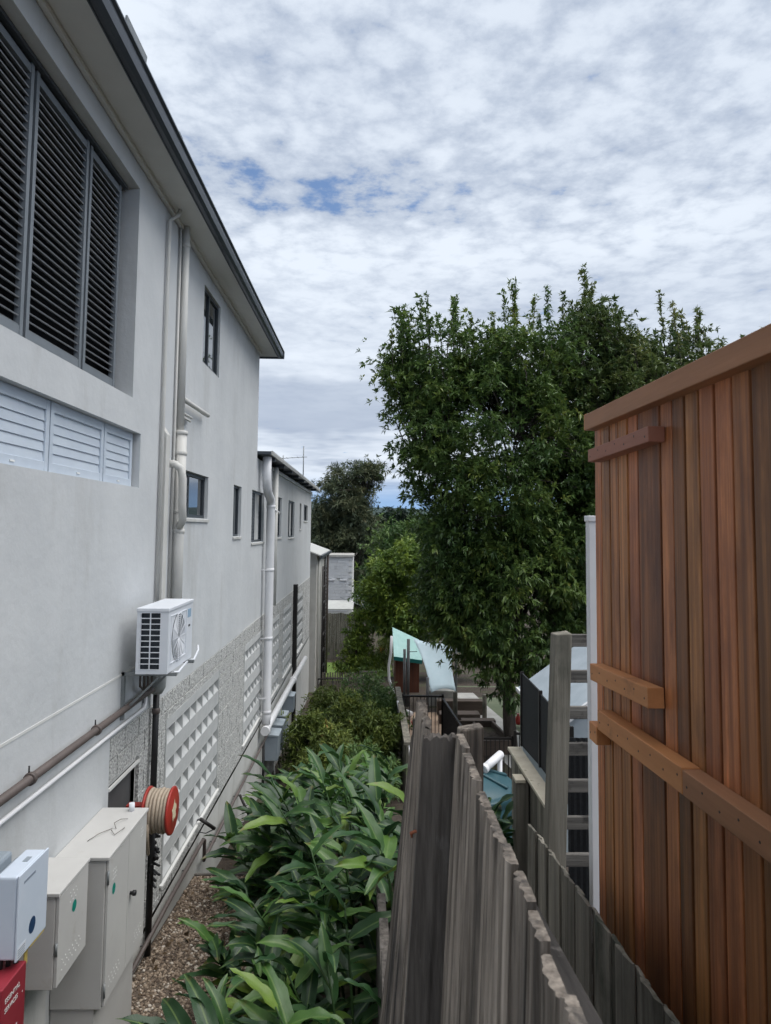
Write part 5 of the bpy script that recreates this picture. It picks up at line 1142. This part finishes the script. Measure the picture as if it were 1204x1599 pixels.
tree('broadleaf_tree', (4.05, 20.2, -6.05), [((3.3, 19.8, 1.6), (2.25, 2.4, 3.6)), ((3.9, 19.3, -2.0), (1.9, 2.0, 2.4)), ((1.85, 20.0, 4.3), (1.0, 1.2, 1.5)), ((4.3, 20.0, 4.6), (1.5, 1.6, 1.3)), ((2.5, 19.4, -1.0), (1.2, 1.5, 2.2)), ((5.6, 19.9, .2), (1.5, 1.8, 3.2)), ((.85, 20.0, 4.3), (.5, .6, 1.0)), ((1.5, 19.8, 2.6), (.6, .8, 1.0))],
     'large dense dark green tree with long drooping leaves over the play yard', 'leaf_tree', K=520, M=40, nl=9, L=.19, W=.064, cr=.56, trunk=(.2, 2.1), seed=4, shoots=36, droop=.22, shell=.5,
     bare=(((2.4, 19.9, 1.0), (1.15, 19.5, 2.15), .05), ((2.2, 20, 3.0), (.75, 19.9, 5.2), .045)))
g_ = None
tree('broadleaf_tree', (7.4, 21.5, -6.1), [((6.6, 21.2, 3.2), (2.1, 2.0, 3.3)), ((8.5, 21.5, 3.0), (2.0, 2.0, 3.3)), ((6.5, 21, 5.2), (1.2, 1.3, 1.6)), ((10.0, 21.5, 3.5), (.8, .8, 2.6)), ((7.6, 21, -1.6), (2.3, 1.8, 2.8))],
     'taller olive green tree with upright top shoots behind the timber screen', 'leaf_tree_b', K=470, M=38, nl=9, L=.19, W=.066, cr=.58, trunk=(.22, 2.6), seed=9, shoots=34, droop=.2, shell=.42)
tree('far_tree', (14.0, 26, -6.3), [((14.0, 26, 4.4), (1.7, 1.6, 2.4)), ((13, 26, 1), (2, 2, 3))], 'tree whose top just shows above the cap of the timber screen', 'leaf_tree_b', K=70, M=20, L=.25, W=.055, cr=.6, seed=12, shoots=8)
tree('gum_tree', (-2.2, 56, -7.8), [((-2.6, 55, 1.2), (2.4, 2.4, 3.4)), ((-3.4, 55, -1.8), (2.4, 2.2, 3.6)), ((-1.0, 55, -1.2), (1.7, 2, 4.4)), ((-.2, 55, 4.2), (1.0, 1.0, .9)), ((.55, 55, 4.7), (.55, .6, .7)), ((-1.6, 55, 3.4), (1.6, 1.5, 1.7)), ((-1, 55, -4.2), (1.9, 1.5, 2))],
     'tall greyish gum tree behind the block building', 'leaf_gum', K=330, M=24, nl=9, L=.42, W=.085, cr=.75, trunk=(.3, 3.5), seed=15, droop=.6, shell=.5)
tree('dark_tree', (2.2, 70, -8.4), [((2.4, 70, -.9), (2.3, 2, 2.5)), ((4.2, 70, -1.4), (2.3, 2, 2.6)), ((1.0, 70, -2.4), (1.8, 2, 3))], 'dark round tree in the gap between the gum tree and the big tree', 'leaf_dark', K=280, M=26, nl=9, L=.5, W=.16, cr=.8, trunk=(.25, 3), seed=18)
tree('lime_tree', (1.9, 33, -6.9), [((2.2, 33, -2.0), (1.2, 1.3, 1.7)), ((1.0, 33.2, -3.0), (1.1, 1.1, 1.7)), ((2.0, 32.6, -3.8), (1.6, 1.3, 1.2)), ((3.2, 33, -3.0), (1.2, 1.2, 1.8))], 'yellow green leafy tree left of the big dark tree', 'leaf_lime', K=210, M=24, nl=8, L=.26, W=.085, cr=.5, trunk=(.12, 1.5), seed=21)
tree('leafy_tree', (1.2, 39, -7.1), [((1.2, 39, -1.6), (1.2, 1.2, 1.7)), ((2.6, 39, -1.2), (1.4, 1.2, 1.9)), ((1.0, 39, -3.8), (1.3, 1.2, 1.6))], 'mid green tree just behind the yellow green one', 'leaf_mid', K=130, M=24, nl=8, L=.30, W=.09, cr=.55, trunk=(.14, 2), seed=24)
tree('garden_shrub', (-.5, 33, -6.95), [((-.5, 33, -5.4), (.62, .6, 1.1)), ((-.35, 33, -4.5), (.4, .4, .7)), ((-.75, 32.8, -6.1), (.6, .5, .6)), ((-.1, 33, -6.0), (.5, .5, .7))], 'upright green shrub growing beside the small lawn', 'leaf_lime', K=80, M=18, nl=8, L=.17, W=.055, cr=.32, trunk=(.05, .8), seed=27, stems=3, cat='shrub', crown='foliage')
tree('garden_shrub', (.65, 35, -7.0), [((.7, 35, -6.0), (.5, .5, .7)), ((.5, 34.5, -6.4), (.5, .4, .5))], 'feathery olive shrub below the orange wheelbarrow', 'leaf_nandina', K=36, M=16, nl=9, L=.22, W=.03, cr=.3, trunk=(.03, .4), seed=30, stems=3, cat='shrub', crown='foliage')
nd = [((-1.35, 17.2, -6), .62, .85, 'brownish green fine leaved shrub at the foot of the white wall', 'leaf_nandina'), ((-.75, 16.2, -6), .55, .75, 'low feathery shrub in front of the brownish wall shrub', 'leaf_nandina'),
      ((-.35, 18.3, -6), .75, 1.0, 'tall fine leaved shrub in the middle of the path end', 'leaf_nandina'), ((.30, 17.6, -6), .60, .95, 'fine leaved shrub against the dark timber wall', 'leaf_nandina'), ((-.1, 15.4, -5.8), .6, .6, 'dark low shrub behind the broad leaved plants', 'leaf_mid'), ((.45, 20.6, -6.1), .6, .9, 'broad green shrub below the white curved pipe', 'leaf_mid'), ((-1.1, 20.5, -6.1), .5, .9, 'olive shrub near the stair handrail', 'leaf_nandina'), ((-.1, 22.5, -6.2), .9, 1.1, 'large green shrub in front of the dark pickets', 'leaf_mid')]
for k, (b, r_, h, lab, m_) in enumerate(nd):
    z = gz(b[0], b[1])
    tree('fine_shrub' if m_ == 'leaf_nandina' else 'garden_shrub', (b[0], b[1], z), [((b[0], b[1], z+h*1.05), (r_*.85, r_*.85, h*.62)), ((b[0]+.1*(-1)**k, b[1]-.2, z+h*.55), (r_*.9, r_*.8, h*.5))], lab, m_, K=60, M=18, nl=9, L=.15, W=.036, cr=.26, trunk=(.022, .35), seed=40+k, stems=4, cat='shrub', droop=.2, crown='foliage', group='shrubs at the end of the side path')

# ------------------------------------------------------------------ broad leaved ginger plants along the side path
def ginger_leaf(L_, W_, arch, wav, seed, twist=0.0):
    q = random.Random(seed); mb = MB(); n = 11; cols = (-1, -.5, 0, .5, 1)
    prev = Vector((0, 0, 0)); ang = .0; pts = []
    for i in range(n+1):
        t = i/n; ang = -arch*t**1.3; pts.append((prev.copy(), ang)); prev = prev+Vector((math.cos(ang), 0, math.sin(ang)))*L_/n
    for i, (p_, a) in enumerate(pts):
        t = i/n; w = W_/2*(math.sin(math.pi*min(1, t*.97+.03)**.75)**.8)*(1 if t < .98 else .15)
        if i == 0: w = W_*.03
        for c in cols:
            zz = abs(c)*w*.42 + (wav*math.sin(t*19+c*2.1+seed)*abs(c)**2*(1 if 0 < i < n else 0)); yy = c*w
            tw = twist*t; Y = yy*math.cos(tw)-zz*math.sin(tw); Z = yy*math.sin(tw)+zz*math.cos(tw)
            mb.v.append((p_.x-Z*math.sin(a), Y, p_.z+Z*math.cos(a)))
    m_ = len(cols)
    for i in range(n):
        for c in range(m_-1):
            a = i*m_+c; mb.f.append((a, a+1, a+m_+1, a+m_)); mb.sm.append(len(mb.f)-1)
    me = bpy.data.meshes.new('leaf'); me.from_pydata(mb.v, [], mb.f); me.polygons.foreach_set('use_smooth', [True]*len(mb.f)); me.materials.append(MATS['leaf_ginger']); me.update(); return me
LEAF = [ginger_leaf(.56, .130, .9, .008, 1), ginger_leaf(.48, .118, .6, .010, 2, .3), ginger_leaf(.60, .134, 1.15, .009, 3, -.25), ginger_leaf(.42, .118, .4, .008, 4), ginger_leaf(.53, .126, 1.4, .012, 5, .2), ginger_leaf(.56, .118, .8, .013, 6, -.4), ginger_leaf(.50, .106, 1.0, .011, 7, .5), ginger_leaf(.36, .106, 1.2, .009, 8, -.2)]
def ginger(base, canes, hmin, hmax, label, seed, lean=(-.25, 0), group='broad leaved plants along the side path', nleaf=9, sc=1.0):
    q = random.Random(seed); t = thing('ginger_plant', base, label, 'plant', group); st = MB(); B = Vector(base)
    for c in range(canes):
        h = q.uniform(hmin, hmax); az = q.uniform(0, 2*math.pi); ld = Vector((lean[0]+.22*math.cos(az), lean[1]+.22*math.sin(az), 0)); b = B+Vector((.10*math.cos(az), .10*math.sin(az), -.03))
        pts = [b+Vector((0, 0, h*i/6))+ld*h*(i/6)**1.7 for i in range(7)]
        st.tube(pts, [.014-.0012*i for i in range(7)], 6)
        pl_az = q.uniform(0, math.pi)
        n = nleaf+q.randint(-2, 2)
        for k in range(n):
            u = .38+.62*(k+.5)/n; i = min(5, int(u*6)); p_ = pts[i].lerp(pts[i+1], u*6-i)
            aa = pl_az+(math.pi if k % 2 else 0)+q.uniform(-.55, .55); el = q.uniform(.25, .90)+.6*max(0, u-.75)*2
            if q.random() < .35 and lean[0] < 0: aa = math.pi+q.uniform(-.9, .9)
            o = bpy.data.objects.new('leaf', LEAF[q.randrange(8)]); COL.objects.link(o); o.parent = t; o.location = p_-B
            o.rotation_mode = 'QUATERNION'
            R = Matrix.Rotation(aa, 3, 'Z') @ Matrix.Rotation(-el, 3, 'Y') @ Matrix.Rotation(q.uniform(-.5, .5), 3, 'X')
            o.rotation_quaternion = R.to_quaternion(); s_ = q.uniform(.72, 1.08)*sc; o.scale = (s_, s_, s_)
    st.build('stem', 'leaf_mid', t); return t
q = random.Random(77); spots = []
yy = 3.9
while yy < 13.2:
    xl = float(np.interp(yy, [3.9, 6, 8.5, 10, 13], [-.86, -.92, -1.05, -1.15, -1.25])); nx = 4
    for k in range(nx):
        spots.append((xl+(-.02-xl)*(k/(nx-1))+q.uniform(-.1, .1)*(k < nx-1), yy+q.uniform(-.16, .16), k))
    yy += .62
ORD = ['first', 'second', 'third', 'fourth', 'fifth', 'sixth', 'seventh', 'eighth', 'ninth', 'tenth', 'eleventh', 'twelfth', 'thirteenth', 'fourteenth', 'fifteenth', 'sixteenth', 'seventeenth']
row_nm = ['gravel edge row', 'second row from the gravel', 'third row from the gravel', 'row against the old fence']
grp_side = ['ginger plants at the gravel edge', 'ginger plants in the second row', 'ginger plants in the third row', 'ginger plants against the fence']
for i, (x, y, k) in enumerate(spots):
    z = pl(y, GL); hm = (.75, 1.0, 1.25, 1.5)[k]*float(np.interp(y, [4, 9, 13], [.95, 1.12, .95]))
    if y > 11.5: hm *= .8
    ginger((x, y, z), 2 if k else 2, hm*.8, hm*1.15, '%sginger plant, %s from the front in the %s' % (('low ', '', '', 'tall ')[k], ORD[i//4], row_nm[k]), 300+i, lean=((-.32, 0), (-.24, -.02), (-.16, 0), (-.07, 0))[k], group=grp_side[k], nleaf=10, sc=1.08)
for k, (x, y, h) in enumerate(((.26, 5.3, .45), (.34, 6.1, .6), (.28, 7.0, .65), (.40, 8.0, .6))):
    ginger((x, y, gz(x, y)), 2, h*.7, h, 'short ginger plant on the fence side bank, %s from the front' % ORD[k], 600+k, lean=(-.1, 0), group='ginger plants on the bank', nleaf=6, sc=1.0)
ginger((.98, 6.0, gz(.98, 6.0)), 4, .45, .68, 'ginger plant between the teal tank and the capped fence', 501, lean=(.12, -.08), group=None, nleaf=8, sc=.9)
ginger((1.02, 5.1, gz(1.02, 5.1)), 1, .2, .35, 'low yellow green ginger plant beside the low lapped fence', 507, lean=(.05, 0), group=None, nleaf=4, sc=.75)

# ------------------------------------------------------------------ gravel, litter and weeds
g = np.random.default_rng(5)
def pebbles(n, xr, yr, s, m, name, zf, parent=None, flat=.6):
    x = g.uniform(*xr, n); y = g.uniform(*yr, n); z = np.array([zf(a, b) for a, b in zip(x, y)])+.008
    oc = np.array([(1, 0, 0), (-1, 0, 0), (0, 1, 0), (0, -1, 0), (0, 0, 1), (0, 0, -1)], float)
    fc = np.array([(0, 2, 4), (2, 1, 4), (1, 3, 4), (3, 0, 4), (2, 0, 5), (1, 2, 5), (3, 1, 5), (0, 3, 5)])
    sz = s*g.uniform(.5, 1.4, (n, 1, 1))*g.uniform(.6, 1.25, (n, 1, 3))*np.array([1, 1, flat]); a = g.uniform(0, 6.28, n)
    P = oc[None]*sz*g.uniform(.8, 1.2, (n, 6, 1)); ca, sa = np.cos(a)[:, None], np.sin(a)[:, None]
    X = P[..., 0]*ca-P[..., 1]*sa; Y = P[..., 0]*sa+P[..., 1]*ca; Z = P[..., 2]+g.uniform(-.3, .3, (n, 1))*P[..., 0]
    V = np.stack([X+x[:, None], Y+y[:, None], Z+z[:, None]], -1).reshape(-1, 3); T = (fc[None]+(np.arange(n)*6)[:, None, None]).reshape(-1, 3)
    return np_mesh(name, V, T, m, parent, np.repeat(g.uniform(0, 1, n), 6))
leafmat('stones', [lin(.09, .065, .05), lin(.22, .165, .12), lin(.36, .285, .215), lin(.6, .54, .47)], trans=0, rough=.9, pts=[0, .4, .85, 1])
leafmat('litter', [lin(.05, .032, .02), lin(.12, .08, .045), lin(.2, .14, .08)], trans=.1, rough=.8)
tag(pebbles(15000, (-2.26, -.8), (3.2, 9.8), .022, 'stones', 'gravel', lambda a, b: pl(b, GL)), 'brown and white river gravel along the foot of the wall', 'gravel', kind='stuff')
n = 900; C = np.stack([g.uniform(-2.2, -.3, n), g.uniform(3.2, 14, n), np.zeros(n)], -1); C[:, 2] = [pl(b, GL)+.02 for b in C[:, 1]]
V, T = leaf_cloud(g, C, np.tile([0, 0, .05], (n, 1)), 1, .10, .04, 1.0, .0)
tag(np_mesh('leaf_litter', V, T, 'litter', None, np.repeat(g.uniform(0, 1, n), 5)), 'dry brown leaves scattered on the gravel', 'leaf litter', kind='stuff')
n = 700; C = np.stack([g.uniform(.3, 1.25, n), g.uniform(4.4, 8.5, n), np.zeros(n)], -1); C[:, 2] = [gz(a, b)+.02 for a, b in C[:, :2]]
V, T = leaf_cloud(g, C, np.tile([0, 0, .05], (n, 1)), 2, .13, .025, 1.0, .0)
tag(np_mesh('bark_mulch', V, T, 'litter', None, np.repeat(g.uniform(0, 1, n*2), 5)), 'brown bark mulch beside the rain tank', 'mulch', kind='stuff')
n = 140; C = np.stack([g.normal(-1.72, .16, n), g.normal(5.55, .28, n), np.zeros(n)], -1); C[:, 2] = [pl(b, GL)+.02 for b in C[:, 1]]
V, T = leaf_cloud(g, C, np.tile([0, 0, .8], (n, 1)), 8, .09, .022, .8, -.1)
tag(np_mesh('weeds', V, T, 'weed', None, np.repeat(g.uniform(0, 1, n*8), 5)), 'small green weeds in the gravel below the large cabinet', 'weeds', kind='stuff')
tag(MB().beam((-1.62, 5.15, -4.33), (-1.50, 5.75, -4.32), .035, .02).build('timber_stake', 'pale_board', None, loc=(-1.56, 5.4, -4.34)), 'pale timber stake lying among the weeds', 'stake')
